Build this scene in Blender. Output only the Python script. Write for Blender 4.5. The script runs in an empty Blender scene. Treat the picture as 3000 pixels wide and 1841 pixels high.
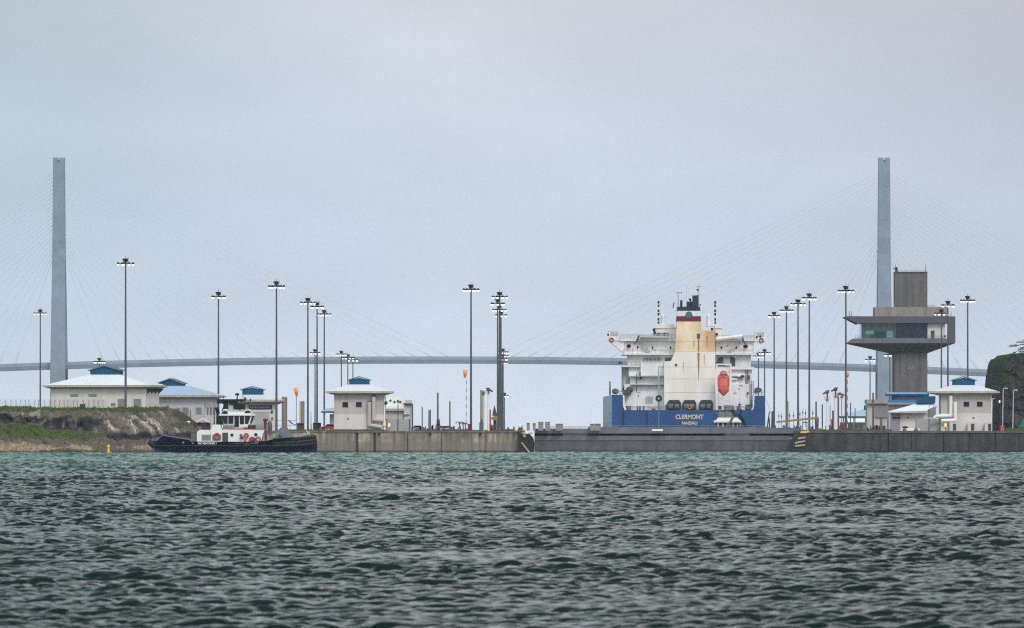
import bpy, math, random
import numpy as np
from mathutils import Vector
random.seed(7); RNG = np.random.default_rng(11)
SC = bpy.context.scene; COL = SC.collection
R = math.radians
F = 27000.0            # focal length in pixels of the 3000 px wide photograph
CAMH = 4.4; HZ = 1255.0
# ------------------------------------------------------------------ camera
cd = bpy.data.cameras.new('camera'); cam = bpy.data.objects.new('camera', cd); COL.objects.link(cam)
cam.location = (0, 0, CAMH); cam.rotation_euler = (R(90), 0, 0)
cd.sensor_width = 36; cd.lens = 36 * F / 3000; cd.shift_y = (HZ - 920.5) / 3000
cd.clip_start = 1; cd.clip_end = 60000
cd.dof.use_dof = True; cd.dof.focus_distance = 1700; cd.dof.aperture_fstop = 4.6
SC.camera = cam
# ------------------------------------------------------------------ light and sky
SUN_EL, SUN_AZ = 42, 158          # azimuth measured from +Y towards +X: behind the camera, to the right
w = bpy.data.worlds.new('World'); SC.world = w; w.use_nodes = True
nt = w.node_tree; nt.nodes.clear(); N = nt.nodes.new; L = nt.links.new
sky = N('ShaderNodeTexSky'); sky.sky_type = 'NISHITA'; sky.sun_disc = False
sky.sun_elevation = R(SUN_EL); sky.sun_rotation = R(SUN_AZ); sky.air_density = 1.5; sky.dust_density = 4; sky.ozone_density = 1
tc = N('ShaderNodeTexCoord'); sep = N('ShaderNodeSeparateXYZ'); L(tc.outputs['Generated'], sep.inputs[0])
def wramp(stops):
    r = N('ShaderNodeValToRGB'); c = r.color_ramp; c.elements[0].position = stops[0][0]; c.elements[0].color = (*stops[0][1], 1); c.elements[1].position = stops[-1][0]; c.elements[1].color = (*stops[-1][1], 1)
    for p_, q_ in stops[1:-1]: e = c.elements.new(p_); e.color = (*q_, 1)
    return r
def wmap(src, a, b_, c=0, d=1, smooth=False):
    m = N('ShaderNodeMapRange'); m.inputs[1].default_value = a; m.inputs[2].default_value = b_; m.inputs[3].default_value = c; m.inputs[4].default_value = d
    if smooth: m.interpolation_type = 'SMOOTHSTEP'
    L(src, m.inputs[0]); return m.outputs[0]
el = wmap(sep.outputs['Z'], 0, .6)
# ahead of the camera: bright horizon band, unseen sky above darkened for the waves; behind: brightened for facades
fwd = wramp([(0, (.83, .905, 1.05)), (.02, (.715, .81, .97)), (.04, (.69, .775, .93)), (.06, (.67, .735, .86)), (.078, (.66, .70, .79)), (.3, (.63, .675, .68)), (.5, (.43, .475, .47)), (.72, (.06, .08, .08)), (1, (.09, .11, .12))]); L(el, fwd.inputs[0])
bak = wramp([(0, (1.1, 1.12, 1.15)), (.5, (1.5, 1.48, 1.45)), (1, (1.15, 1.18, 1.22))]); L(el, bak.inputs[0])
cl = N('ShaderNodeMixRGB'); L(wmap(sep.outputs['Y'], -.35, .55, smooth=True), cl.inputs[0]); L(bak.outputs[0], cl.inputs[1]); L(fwd.outputs[0], cl.inputs[2])
nz = N('ShaderNodeTexNoise'); nz.inputs['Scale'].default_value = 38; nz.inputs['Detail'].default_value = 4; mpn = N('ShaderNodeMapping'); mpn.inputs['Scale'].default_value = (1, 1, 2.6); L(tc.outputs['Generated'], mpn.inputs[0]); L(mpn.outputs[0], nz.inputs[0])
nr = wmap(nz.outputs[0], .3, .7, .985, 1.09)
# duller cloud banks at both upper sides
tr = wramp([(0, (.74, .845, .835)), (.30, (.99, 1.0, 1.0)), (.45, (1.09, 1.07, 1.04)), (.68, (1, .985, .98)), (1, (.83, .79, .80))]); L(wmap(sep.outputs['X'], -.062, .062), tr.inputs[0])
th = N('ShaderNodeMixRGB'); L(wmap(sep.outputs['Z'], .004, .046, .18, 1), th.inputs[0]); th.inputs[1].default_value = (1, 1, 1, 1); L(tr.outputs[0], th.inputs[2])
m1 = N('ShaderNodeVectorMath'); m1.operation = 'MULTIPLY'; L(cl.outputs[0], m1.inputs[0]); L(th.outputs[0], m1.inputs[1])
m2 = N('ShaderNodeVectorMath'); m2.operation = 'SCALE'; L(m1.outputs[0], m2.inputs[0]); L(nr, m2.inputs[3])
m3 = N('ShaderNodeVectorMath'); m3.operation = 'SCALE'; m3.inputs[3].default_value = 10.0; L(m2.outputs[0], m3.inputs[0])
mx = N('ShaderNodeMixRGB'); mx.inputs[0].default_value = .93; L(sky.outputs[0], mx.inputs[1]); L(m3.outputs[0], mx.inputs[2])
bg = N('ShaderNodeBackground'); bg.inputs[1].default_value = 0.1; L(mx.outputs[0], bg.inputs[0])
wo = N('ShaderNodeOutputWorld'); L(bg.outputs[0], wo.inputs[0])
sl = bpy.data.lights.new('sun', 'SUN'); sl.energy = 1.5; sl.angle = R(18); sl.color = (1, .97, .95)
so = bpy.data.objects.new('sun', sl); COL.objects.link(so)
so.rotation_euler = (R(90 - SUN_EL), 0, R(180 - SUN_AZ)); so.location = (50, -50, 200)
SC.view_settings.view_transform = 'Standard'; SC.view_settings.look = 'None'
SC.view_settings.exposure = 0; SC.view_settings.gamma = 1
SC.cycles.use_denoising = False; SC.cycles.filter_width = 1.15; SC.cycles.volume_bounces = 2; SC.cycles.max_bounces = 8
SC.cycles.volume_step_rate = 1; SC.cycles.sample_clamp_indirect = 4
# ------------------------------------------------------------------ helpers
def X(px, D): return (px - 1500) * D / F
def Z(py, D): return CAMH + (HZ - py) * D / F
MATS = {}
def mat(name, col, rough=.6, metal=0, var=.12, scale=.8, streak=0, spec=.5, col2=None, emit=0, bump=0, scol=None, coat=0, sfx=1.3):
    if name in MATS: return MATS[name]
    m = bpy.data.materials.new(name); m.use_nodes = True; MATS[name] = m
    t = m.node_tree; p = t.nodes['Principled BSDF']; n = t.nodes.new; l = t.links.new
    p.inputs['Roughness'].default_value = rough; p.inputs['Metallic'].default_value = metal
    p.inputs['Specular IOR Level'].default_value = spec; p.inputs['Coat Weight'].default_value = coat
    g = n('ShaderNodeNewGeometry')
    nz = n('ShaderNodeTexNoise'); nz.inputs['Scale'].default_value = scale; nz.inputs['Detail'].default_value = 6; nz.inputs['Roughness'].default_value = .65
    l(g.outputs['Position'], nz.inputs[0])
    r = n('ShaderNodeMapRange'); r.inputs[1].default_value = .3; r.inputs[2].default_value = .7
    l(nz.outputs[0], r.inputs[0])
    mix = n('ShaderNodeMixRGB'); l(r.outputs[0], mix.inputs[0])
    c2 = col2 or tuple(c * (1 - 2 * var) for c in col)
    mix.inputs[1].default_value = (*c2, 1); mix.inputs[2].default_value = (*(c * (1 + .5 * var) for c in col), 1)
    out = mix.outputs[0]
    if streak:
        mp = n('ShaderNodeMapping'); mp.inputs['Scale'].default_value = (sfx, sfx, .09); l(g.outputs['Position'], mp.inputs[0])
        n2 = n('ShaderNodeTexNoise'); n2.inputs['Scale'].default_value = 1.0; n2.inputs['Detail'].default_value = 5; l(mp.outputs[0], n2.inputs[0])
        r2 = n('ShaderNodeMapRange'); r2.inputs[1].default_value = .42; r2.inputs[2].default_value = .62; r2.inputs[3].default_value = 0; r2.inputs[4].default_value = streak
        l(n2.outputs[0], r2.inputs[0])
        m2 = n('ShaderNodeMixRGB'); l(r2.outputs[0], m2.inputs[0]); l(out, m2.inputs[1]); m2.inputs[2].default_value = (*(scol or tuple(c * .3 for c in col)), 1); out = m2.outputs[0]
    l(out, p.inputs['Base Color'])
    if emit:
        p.inputs['Emission Color'].default_value = (*col, 1); p.inputs['Emission Strength'].default_value = emit
    if bump:
        b = n('ShaderNodeBump'); b.inputs['Strength'].default_value = bump; b.inputs['Distance'].default_value = .1; l(nz.outputs[0], b.inputs['Height']); l(b.outputs[0], p.inputs['Normal'])
    return m
def vmat(name, rough=.9, bumpscale=1.9):
    """rock and soil: regional material colour from the mesh's own attribute, plus fine grain"""
    m = bpy.data.materials.new(name); m.use_nodes = True; t = m.node_tree; p = t.nodes['Principled BSDF']; n = t.nodes.new; l = t.links.new
    a = n('ShaderNodeAttribute'); a.attribute_name = 'ground_colour'
    g = n('ShaderNodeNewGeometry'); nz = n('ShaderNodeTexNoise'); nz.inputs['Scale'].default_value = bumpscale; nz.inputs['Detail'].default_value = 8; nz.inputs['Roughness'].default_value = .7
    l(g.outputs['Position'], nz.inputs[0]); r = n('ShaderNodeMapRange'); r.inputs[1].default_value = .3; r.inputs[2].default_value = .7; r.inputs[3].default_value = .38; r.inputs[4].default_value = 1.6; l(nz.outputs[0], r.inputs[0])
    v = n('ShaderNodeVectorMath'); v.operation = 'SCALE'; l(a.outputs['Color'], v.inputs[0]); l(r.outputs[0], v.inputs[3]); l(v.outputs[0], p.inputs['Base Color'])
    p.inputs['Roughness'].default_value = rough; p.inputs['Specular IOR Level'].default_value = .2
    b = n('ShaderNodeBump'); b.inputs['Strength'].default_value = .8; b.inputs['Distance'].default_value = .3; l(nz.outputs[0], b.inputs['Height']); l(b.outputs[0], p.inputs['Normal'])
    return m

def axis_mix(m, axis, a, b_, col, fac=1, nscale=.5, namp=1.0):
    """weathering that stays on the surface: blend to another material colour between two positions along an axis, with a ragged edge"""
    t = m.node_tree; p = t.nodes['Principled BSDF']; n = t.nodes.new; l = t.links.new; o = p.inputs['Base Color'].links[0].from_socket
    g = n('ShaderNodeNewGeometry'); s_ = n('ShaderNodeSeparateXYZ'); l(g.outputs['Position'], s_.inputs[0]); z = n('ShaderNodeTexNoise'); z.inputs['Scale'].default_value = nscale; z.inputs['Detail'].default_value = 5; l(g.outputs['Position'], z.inputs[0])
    q = n('ShaderNodeMath'); q.operation = 'MULTIPLY_ADD'; l(z.outputs[0], q.inputs[0]); q.inputs[1].default_value = namp; l(s_.outputs[axis], q.inputs[2])
    r = n('ShaderNodeMapRange'); r.inputs[1].default_value = a + namp / 2; r.inputs[2].default_value = b_ + namp / 2; r.inputs[4].default_value = fac; l(q.outputs[0], r.inputs[0])
    x = n('ShaderNodeMixRGB'); l(r.outputs[0], x.inputs[0]); l(o, x.inputs[1]); x.inputs[2].default_value = (*col, 1); l(x.outputs[0], p.inputs['Base Color'])
def tag(o, label=None, cat=None, group=None, kind=None):
    if label: o['label'] = label
    if cat: o['category'] = cat
    if group: o['group'] = group
    if kind: o['kind'] = kind
    return o
def wloc(o):
    v = Vector((0, 0, 0))
    while o is not None: v = v + o.location; o = o.parent
    return v
def thing(name, label, cat, loc=(0, 0, 0), group=None):
    o = bpy.data.objects.new(name, None); COL.objects.link(o); o.location = loc; o.empty_display_size = .5
    return tag(o, label, cat, group)
def mesh_obj(name, verts, faces, mats, parent=None, loc=None, smooth=False, mi=None):
    me = bpy.data.meshes.new(name); base = wloc(parent) if parent else Vector(loc or (0, 0, 0))
    me.from_pydata([(v[0] - base.x, v[1] - base.y, v[2] - base.z) for v in verts], [], faces)
    for m in (mats if isinstance(mats, (list, tuple)) else [mats]): me.materials.append(m)
    if mi: me.polygons.foreach_set('material_index', mi)
    if smooth: me.polygons.foreach_set('use_smooth', [True] * len(me.polygons))
    me.update()
    o = bpy.data.objects.new(name, me); COL.objects.link(o)
    if parent: o.parent = parent
    else: o.location = base
    return o
class MB:
    def __init__(s): s.v = []; s.f = []; s.m = []; s.k = 0
    def add(s, v, f):
        n = len(s.v); s.v += [tuple(p) for p in v]; s.f += [tuple(i + n for i in q) for q in f]; s.m += [s.k] * len(f); return s
    def box(s, x0, x1, y0, y1, z0, z1):
        if x0 > x1: x0, x1 = x1, x0
        if z0 > z1: z0, z1 = z1, z0
        return s.add([(x0, y0, z0), (x1, y0, z0), (x1, y1, z0), (x0, y1, z0), (x0, y0, z1), (x1, y0, z1), (x1, y1, z1), (x0, y1, z1)],
                     [(0, 3, 2, 1), (4, 5, 6, 7), (0, 1, 5, 4), (1, 2, 6, 5), (2, 3, 7, 6), (3, 0, 4, 7)])
    def pb(s, D, x0, y0, x1, y1, dep=1.0):          # box whose front face stands at distance D
        return s.box(X(x0, D), X(x1, D), D, D + dep, Z(y1, D), Z(y0, D))
    def prism(s, pts, y0, y1, dx=0):                 # profile in x,z drawn along y
        n = len(pts); v = [(x, y0, z) for x, z in pts] + [(x + dx, y1, z) for x, z in pts]
        a = sum(pts[i][0] * pts[(i + 1) % n][1] - pts[(i + 1) % n][0] * pts[i][1] for i in range(n))
        r = list(range(n)); f = [tuple(r) if a > 0 else tuple(r[::-1]), tuple(i + n for i in (r[::-1] if a > 0 else r))]
        for i in range(n):
            j = (i + 1) % n; f.append((i, i + n, j + n, j) if a > 0 else (i, j, j + n, i + n))
        return s.add(v, f)
    def pp(s, D, pts, dep=1.0, dx=0): return s.prism([(X(x, D), Z(y, D)) for x, y in pts], D, D + dep, dx)
    def tube(s, p0, p1, r0, r1=None, n=8, cap=True):
        r1 = r0 if r1 is None else r1; a = Vector(p0); b = Vector(p1); d = (b - a).normalized()
        u = d.orthogonal().normalized(); q = d.cross(u); v = []
        for c, r in ((a, r0), (b, r1)):
            for i in range(n):
                t = 2 * math.pi * i / n; v.append(c + u * (r * math.cos(t)) + q * (r * math.sin(t)))
        f = [(i, (i + 1) % n, n + (i + 1) % n, n + i) for i in range(n)]
        if cap: f += [tuple(range(n))[::-1], tuple(range(n, 2 * n))]
        return s.add(v, f)
    def pole(s, D, px, y0, y1, r0, r1=None, n=10, dy=0):     # upright tube: y0 top pixel, y1 foot pixel
        return s.tube((X(px, D), D + dy, Z(y1, D)), (X(px, D), D + dy, Z(y0, D)), r0, r1, n)
    def ptube(s, D, a, b, r, r1=None, n=8): return s.tube((X(a[0], D), D, Z(a[1], D)), (X(b[0], D), D, Z(b[1], D)), r, r1, n)
    def ell(s, c, rx, ry, rz, n=12, m=8):
        v = [(c[0], c[1], c[2] - rz)]
        for j in range(1, m):
            p = -math.pi / 2 + math.pi * j / m
            for i in range(n):
                t = 2 * math.pi * i / n; v.append((c[0] + rx * math.cos(p) * math.cos(t), c[1] + ry * math.cos(p) * math.sin(t), c[2] + rz * math.sin(p)))
        v.append((c[0], c[1], c[2] + rz)); f = [(0, 1 + (i + 1) % n, 1 + i) for i in range(n)]
        for j in range(m - 2):
            for i in range(n):
                a = 1 + j * n + i; b = 1 + j * n + (i + 1) % n; f.append((a, b, b + n, a + n))
        t = len(v) - 1; o = 1 + (m - 2) * n; f += [(t, o + i, o + (i + 1) % n) for i in range(n)]
        return s.add(v, f)
    def ring(s, c, R0, r, axis='y', n=20, m=6):
        v = []; f = []
        for i in range(n):
            t = 2 * math.pi * i / n
            for j in range(m):
                q = 2 * math.pi * j / m; rr = R0 + r * math.cos(q); h = r * math.sin(q)
                v.append((c[0] + rr * math.cos(t), c[1] + h, c[2] + rr * math.sin(t)) if axis == 'y' else (c[0] + rr * math.cos(t), c[1] + rr * math.sin(t), c[2] + h))
        for i in range(n):
            for j in range(m): f.append((i * m + j, i * m + (j + 1) % m, ((i + 1) % n) * m + (j + 1) % m, ((i + 1) % n) * m + j))
        return s.add(v, f)
    def disc(s, c, r, th=.1, n=20): return s.tube((c[0], c[1] + th, c[2]), (c[0], c[1], c[2]), r, r, n)
    def rail(s, D, x0, y0, x1, y1, h=1.1, gap=1.6, r=.035, bars=3):   # railing along a line given by two foot points (px), at distance D
        a = Vector((X(x0, D), D, Z(y0, D))); b = Vector((X(x1, D), D, Z(y1, D))); n = max(1, int((b - a).length / gap))
        for i in range(n + 1):
            p = a.lerp(b, i / n); s.tube(p, p + Vector((0, 0, h)), r, r, 5)
        for k in range(1, bars + 1):
            o = Vector((0, 0, h * k / bars)); s.tube(a + o, b + o, r, r, 5)
        return s
    def rot(s, ang, cx, cy):
        c, q = math.cos(ang), math.sin(ang); s.v = [(cx + (x - cx) * c - (y - cy) * q, cy + (x - cx) * q + (y - cy) * c, z) for x, y, z in s.v]; return s
    def build(s, name, mats, parent=None, loc=None, smooth=False): return mesh_obj(name, s.v, s.f, mats, parent, loc, smooth, s.m if s.k else None)
def copy_tree(o, parent=None):
    c = o.copy(); COL.objects.link(c); c.parent = parent
    for ch in list(o.children): copy_tree(ch, c)
    return c
def lettering(text, mats, parent, px0, py0, px1, py1, D, name='lettering', depth=.03, bold=.012):
    cu = bpy.data.curves.new(name, 'FONT'); cu.body = text; cu.extrude = .02; cu.size = 1; cu.offset = bold
    o = bpy.data.objects.new(name, cu); COL.objects.link(o); bpy.context.view_layer.update()
    me = bpy.data.meshes.new_from_object(o.evaluated_get(bpy.context.evaluated_depsgraph_get()))
    bpy.data.objects.remove(o); vs = [v.co.copy() for v in me.vertices]; fs = [tuple(p.vertices) for p in me.polygons]
    x0, x1 = min(v.x for v in vs), max(v.x for v in vs); y0, y1 = min(v.y for v in vs), max(v.y for v in vs)
    W0, W1, H0, H1 = X(px0, D), X(px1, D), Z(py1, D), Z(py0, D)
    out = [(W0 + (v.x - x0) / (x1 - x0) * (W1 - W0), D - depth + (-v.z), H0 + (v.y - y0) / (y1 - y0) * (H1 - H0)) for v in vs]
    return mesh_obj(name, out, fs, mats, parent)
def vnoise(x, y, seed=0):
    g = np.random.default_rng(seed).random((256, 256)); xi = np.floor(x).astype(int); yi = np.floor(y).astype(int); fx = x - xi; fy = y - yi
    fx = fx * fx * (3 - 2 * fx); fy = fy * fy * (3 - 2 * fy); q = lambda a, b: g[a % 256, b % 256]
    return (q(xi, yi) * (1 - fx) + q(xi + 1, yi) * fx) * (1 - fy) + (q(xi, yi + 1) * (1 - fx) + q(xi + 1, yi + 1) * fx) * fy - .5
def fbm(x, y, o=5, seed=0): return sum(vnoise(x * 2 ** k, y * 2 ** k, seed + k) * .55 ** k for k in range(o))
def grid_obj(name, V, mats, colour=None, loc=None, smooth=True):
    nr, nc, _ = V.shape; me = bpy.data.meshes.new(name); v = V.reshape(-1, 3).astype(np.float32)
    i = np.arange((nr - 1) * nc).reshape(nr - 1, nc)[:, :-1].ravel()
    q = np.stack([i, i + 1, i + nc + 1, i + nc], 1).astype(np.int32)
    me.vertices.add(len(v)); me.vertices.foreach_set('co', v.ravel()); me.loops.add(q.size); me.loops.foreach_set('vertex_index', q.ravel())
    me.polygons.add(len(q)); me.polygons.foreach_set('loop_start', np.arange(0, q.size, 4, dtype=np.int32)); me.polygons.foreach_set('loop_total', np.full(len(q), 4, dtype=np.int32))
    me.polygons.foreach_set('use_smooth', np.full(len(q), smooth)); me.update(calc_edges=True); me.validate()
    if colour is not None:
        a = me.attributes.new('ground_colour', 'FLOAT_COLOR', 'POINT'); c = np.concatenate([colour.reshape(-1, 3), np.ones((len(v), 1))], 1).astype(np.float32); a.data.foreach_set('color', c.ravel())
    me.materials.append(mats); o = bpy.data.objects.new(name, me); COL.objects.link(o); return o
# ------------------------------------------------------------------ materials
CONC_TAN = mat('concrete_tan', (.41, .35, .285), .9, var=.33, scale=.3, streak=.85, bump=.3)
CONC_DK = mat('concrete_dark', (.074, .072, .078), .85, var=.3, scale=.5, streak=.6, bump=.3)  # dark base colour stands for the right wall's shade and wet
CONC_TWR = mat('tower_concrete', (.155, .146, .146), .9, var=.1, scale=.5, streak=.45)
CONC_LT = mat('pale_concrete', (.40, .37, .34), .9, var=.1, streak=.3)
ROOFUND = mat('tower_steel_blue_grey', (.085, .09, .115), .6, var=.08)
axis_mix(CONC_TAN, 'Z', 2.15, 1.75, (.20, .17, .145), .72, .6, .5); axis_mix(CONC_TAN, 'Z', .55, .2, (.03, .033, .035), .9, .8, .3)
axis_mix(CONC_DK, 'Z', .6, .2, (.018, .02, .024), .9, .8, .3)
ASPH = mat('asphalt', (.10, .10, .105), .95, var=.2, scale=.3)
WALL = mat('cream_wall', (.70, .66, .63), .85, var=.04, scale=.4, streak=.12)
WALL2 = mat('grey_cream_wall', (.52, .49, .465), .85, var=.05, scale=.4, streak=.12)
WALLP = mat('pale_render', (.80, .79, .78), .8, var=.04, streak=.1)
WALLG = mat('grey_wall', (.58, .58, .60), .8, var=.05, streak=.1)
EAVE = mat('beige_fascia', (.50, .45, .40), .8, var=.1, streak=.2)
ROOFW = mat('white_sheet_roof', (.84, .90, .96), .35, var=.03, scale=.3)
ROOFB = mat('pale_blue_sheet_roof', (.47, .62, .82), .35, var=.05, scale=.3)
BLUE = mat('blue_paint', (.002, .075, .155), .7, spec=.3, var=.06)
BLUE2 = mat('bright_blue_paint', (.02, .17, .45), .45, var=.06)
HULLB = mat('ship_blue', (.002, .08, .26), .28, var=.12, scale=.25, streak=.5, scol=(.03, .05, .12), spec=.5)
SHIPW = mat('ship_white', (.88, .88, .89), .5, var=.08, scale=.4, streak=.3, scol=(.62, .58, .52))
SHIPG = mat('ship_grey', (.42, .43, .43), .6, var=.1)
FUNC = mat('funnel_cream', (.90, .82, .66), .55, col2=(.82, .62, .36), scale=.3, streak=.7, scol=(.66, .38, .15), sfx=.35)
RUST = mat('rust_streak', (.45, .22, .09), .8, var=.2, scale=1.5)
CRIM = mat('crimson_paint', (.17, .008, .035), .5)
NAVY = mat('navy_paint', (.006, .02, .055), .4, var=.15, scale=.5)
TUGN = mat('tug_navy', (.005, .009, .075), .45, var=.3, scale=.6, spec=.2)
RUB = mat('black_rubber', (.012, .012, .014), .7, var=.2)
RED = mat('red_paint', (.34, .02, .035), .45)
BRED = mat('boat_orange_red', (.85, .165, .11), .4)
ORANGE = mat('windsock_orange', (1, .36, .07), .7, var=.05)
YEL = mat('yellow_paint', (.85, .55, .02), .5)
OCH = mat('ochre_paint', (.33, .21, .05), .6, var=.15)
BRN = mat('brown_steel', (.16, .11, .085), .7, var=.25, streak=.3)
BEIGE = mat('beige_ribbed', (.40, .33, .25), .8, var=.12, streak=.4)
GALV = mat('galvanised_steel', (.20, .22, .24), .5, .3, var=.12)
GALVD = mat('dark_grey_steel', (.055, .065, .08), .5, .2, var=.12)
BLK = mat('black_steel', (.009, .011, .016), .6, spec=.2)
GLASS = mat('dark_glass', (.006, .011, .02), .08, spec=.25, var=.3, scale=.6)
TEAL = mat('teal_glass', (.02, .09, .10), .08, spec=.6, var=.35, scale=.5)
NAVGL = mat('navy_panel', (.010, .018, .05), .3, var=.2)
GREYP = mat('grey_panel', (.23, .23, .25), .7, var=.08)
GATE = mat('gate_steel', (.088, .086, .10), .7, var=.25, scale=.5, streak=.4)
axis_mix(GATE, 'Z', .7, .25, (.02, .022, .026), .85, .8, .35)
GATE2 = mat('gate_walkway_steel', (.13, .135, .17), .7, var=.15, scale=.6)
WHITE = mat('white_paint', (.82, .82, .80), .5, var=.03)
TARP = mat('blue_grey_tarp', (.16, .19, .23), .7, var=.15)
TAN = mat('tan_timber', (.55, .40, .27), .8, var=.15)
LAMP = mat('lit_lamp', (1, .97, .88), .3, emit=1.5)
AMBER = mat('amber_lamp', (1, .42, .05), .3, emit=1.6)
TUBEL = mat('lit_tube', (.85, 1, .92), .3, emit=.9)
STAY = mat('stay_sheath', (.70, .74, .80), .5, var=.05)  # paled by colour so the cables sink into the haze
BRC = mat('bridge_concrete', (.25, .305, .395), .85, var=.12, scale=.08, streak=.1)  # pylon and deck colours blued to carry part of the distance haze
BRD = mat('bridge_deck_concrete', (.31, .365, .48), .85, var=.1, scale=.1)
PINK = mat('coral_red', (.75, .10, .12), .4)
GREENC = mat('green_canvas', (.01, .22, .16), .7)
TRUNK = mat('bark', (.07, .05, .035), .9)
LEAF = mat('leaf', (.045, .075, .03), .6, col2=(.02, .04, .018), scale=2)
GRASS = mat('grass_blades', (.10, .16, .035), .8, col2=(.05, .085, .02), scale=.7)
# ------------------------------------------------------------------ water, ground, sea
def water_mat():
    m = bpy.data.materials.new('lake_water'); m.use_nodes = True; t = m.node_tree; p = t.nodes['Principled BSDF']; n = t.nodes.new; l = t.links.new
    g = n('ShaderNodeNewGeometry'); sp = n('ShaderNodeSeparateXYZ'); l(g.outputs['Position'], sp.inputs[0])
    nz = n('ShaderNodeTexNoise'); nz.inputs['Scale'].default_value = .02; nz.inputs['Detail'].default_value = 4; l(g.outputs['Position'], nz.inputs[0])
    ad = n('ShaderNodeMath'); ad.operation = 'MULTIPLY_ADD'; l(nz.outputs[0], ad.inputs[0]); ad.inputs[1].default_value = 500; l(sp.outputs['Y'], ad.inputs[2])
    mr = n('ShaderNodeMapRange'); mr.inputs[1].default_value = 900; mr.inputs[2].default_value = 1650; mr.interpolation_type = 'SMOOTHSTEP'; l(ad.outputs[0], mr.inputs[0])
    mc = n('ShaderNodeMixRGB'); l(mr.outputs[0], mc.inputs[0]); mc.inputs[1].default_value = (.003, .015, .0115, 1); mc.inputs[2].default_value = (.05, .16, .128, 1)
    fo = n('ShaderNodeTexNoise'); fo.inputs['Scale'].default_value = 1; fo.inputs['Detail'].default_value = 3; fm = n('ShaderNodeMapping'); fm.inputs['Scale'].default_value = (.22, .035, .2); l(g.outputs['Position'], fm.inputs[0]); l(fm.outputs[0], fo.inputs[0])
    fr = n('ShaderNodeMapRange'); fr.inputs[1].default_value = .735; fr.inputs[2].default_value = .76; l(fo.outputs[0], fr.inputs[0]); fx = n('ShaderNodeMixRGB'); l(fr.outputs[0], fx.inputs[0]); l(mc.outputs[0], fx.inputs[1]); fx.inputs[2].default_value = (.75, .8, .8, 1)
    l(fx.outputs[0], p.inputs['Base Color'])
    p.inputs['IOR'].default_value = 1.33; p.inputs['Roughness'].default_value = .06
    n1 = n('ShaderNodeTexNoise'); n1.inputs['Scale'].default_value = 3.6; n1.inputs['Detail'].default_value = 5; n1.inputs['Roughness'].default_value = .6
    mp = n('ShaderNodeMapping'); mp.inputs['Scale'].default_value = (.7, 1.2, 1); l(g.outputs['Position'], mp.inputs[0]); l(mp.outputs[0], n1.inputs[0])
    b = n('ShaderNodeBump'); b.inputs['Strength'].default_value = .4; b.inputs['Distance'].default_value = .06; l(n1.outputs[0], b.inputs['Height'])
    n2 = n('ShaderNodeTexNoise'); n2.inputs['Scale'].default_value = .9; n2.inputs['Detail'].default_value = 4; l(g.outputs['Position'], n2.inputs[0])
    fs = n('ShaderNodeMapRange'); fs.inputs[1].default_value = 800; fs.inputs[2].default_value = 1300; fs.inputs[3].default_value = 0; fs.inputs[4].default_value = .9; l(sp.outputs['Y'], fs.inputs[0])
    b2 = n('ShaderNodeBump'); b2.inputs['Distance'].default_value = .5; l(fs.outputs[0], b2.inputs['Strength']); l(n2.outputs[0], b2.inputs['Height']); l(b.outputs[0], b2.inputs['Normal']); l(b2.outputs[0], p.inputs['Normal'])
    return m
WATER = water_mat()
def wave_tile(n, size, lam, hs, wind, seed):
    g = np.random.default_rng(seed); k = 2 * np.pi * np.fft.fftfreq(n, size / n); kx, ky = np.meshgrid(k, k); kk = np.hypot(kx, ky); kk[0, 0] = 1
    kp = 2 * np.pi / lam; P = np.exp(-1.25 * (kp / kk) ** 2) / kk ** 3.6; d = (kx * np.cos(wind) + ky * np.sin(wind)) / kk
    P *= (.03 + np.abs(d) ** 7) * np.exp(-(kk * .06) ** 2); P[0, 0] = 0
    h = np.fft.ifft2(np.sqrt(P) * np.fft.fft2(g.standard_normal((n, n)))); H = np.fft.fft2(h.real); s = hs / 4 / h.real.std()
    f = lambda q: np.fft.ifft2(q).real.astype(np.float32) * s
    return f(H), f(H * -1j * kx / kk), f(H * -1j * ky / kk)
def samp(T, x, y, size):
    n = T.shape[0]; u = x / size * n; v = y / size * n; ui = np.floor(u).astype(np.int64); vi = np.floor(v).astype(np.int64); a = (u - ui).astype(np.float32); b = (v - vi).astype(np.float32)
    q = lambda i, j: T[j % n, i % n]
    return (q(ui, vi) * (1 - a) + q(ui + 1, vi) * a) * (1 - b) + (q(ui, vi + 1) * (1 - a) + q(ui + 1, vi + 1) * a) * b
NR, NC = 4000, 760
yy = np.exp(np.linspace(np.log(180), np.log(1660), NR))[:, None] * np.ones((1, NC)); ss = np.linspace(-1, 1, NC)[None, :]
xx = ss * (.072 * yy + 9); zz = np.zeros_like(xx); dx = np.zeros_like(xx); dy = np.zeros_like(xx)
for n_, size, lam, hs, wd, sd, rot in ((1024, 61.0, 2.1, .15, 1.5, 3, .0), (1024, 29.3, .75, .085, 1.7, 5, .35), (512, 160.0, 6.0, .17, 1.2, 8, -.2)):
    T = wave_tile(n_, size, lam, hs, wd, sd); c, s = math.cos(rot), math.sin(rot); xr = xx * c + yy * s; yr = -xx * s + yy * c
    zz += samp(T[0], xr, yr, size); ax = samp(T[1], xr, yr, size); ay = samp(T[2], xr, yr, size); dx += ax * c - ay * s; dy += ax * s + ay * c
gust = np.clip(1 + .9 * fbm(xx / 7, yy / 16, 4, 40) + .5 * fbm(xx / 50, yy / 70, 2, 48), .25, 2)
gust = gust * (1 + .55 * np.clip((yy - 350) / 450, 0, 1)); fade = gust
V = np.stack([xx + dx * 1.5 * gust, yy + dy * 1.5 * gust, zz * fade - .02], -1)
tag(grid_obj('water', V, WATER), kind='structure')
b = MB(); xl, xn = .072 * 1660 + 9, .072 * 180 + 9
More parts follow.
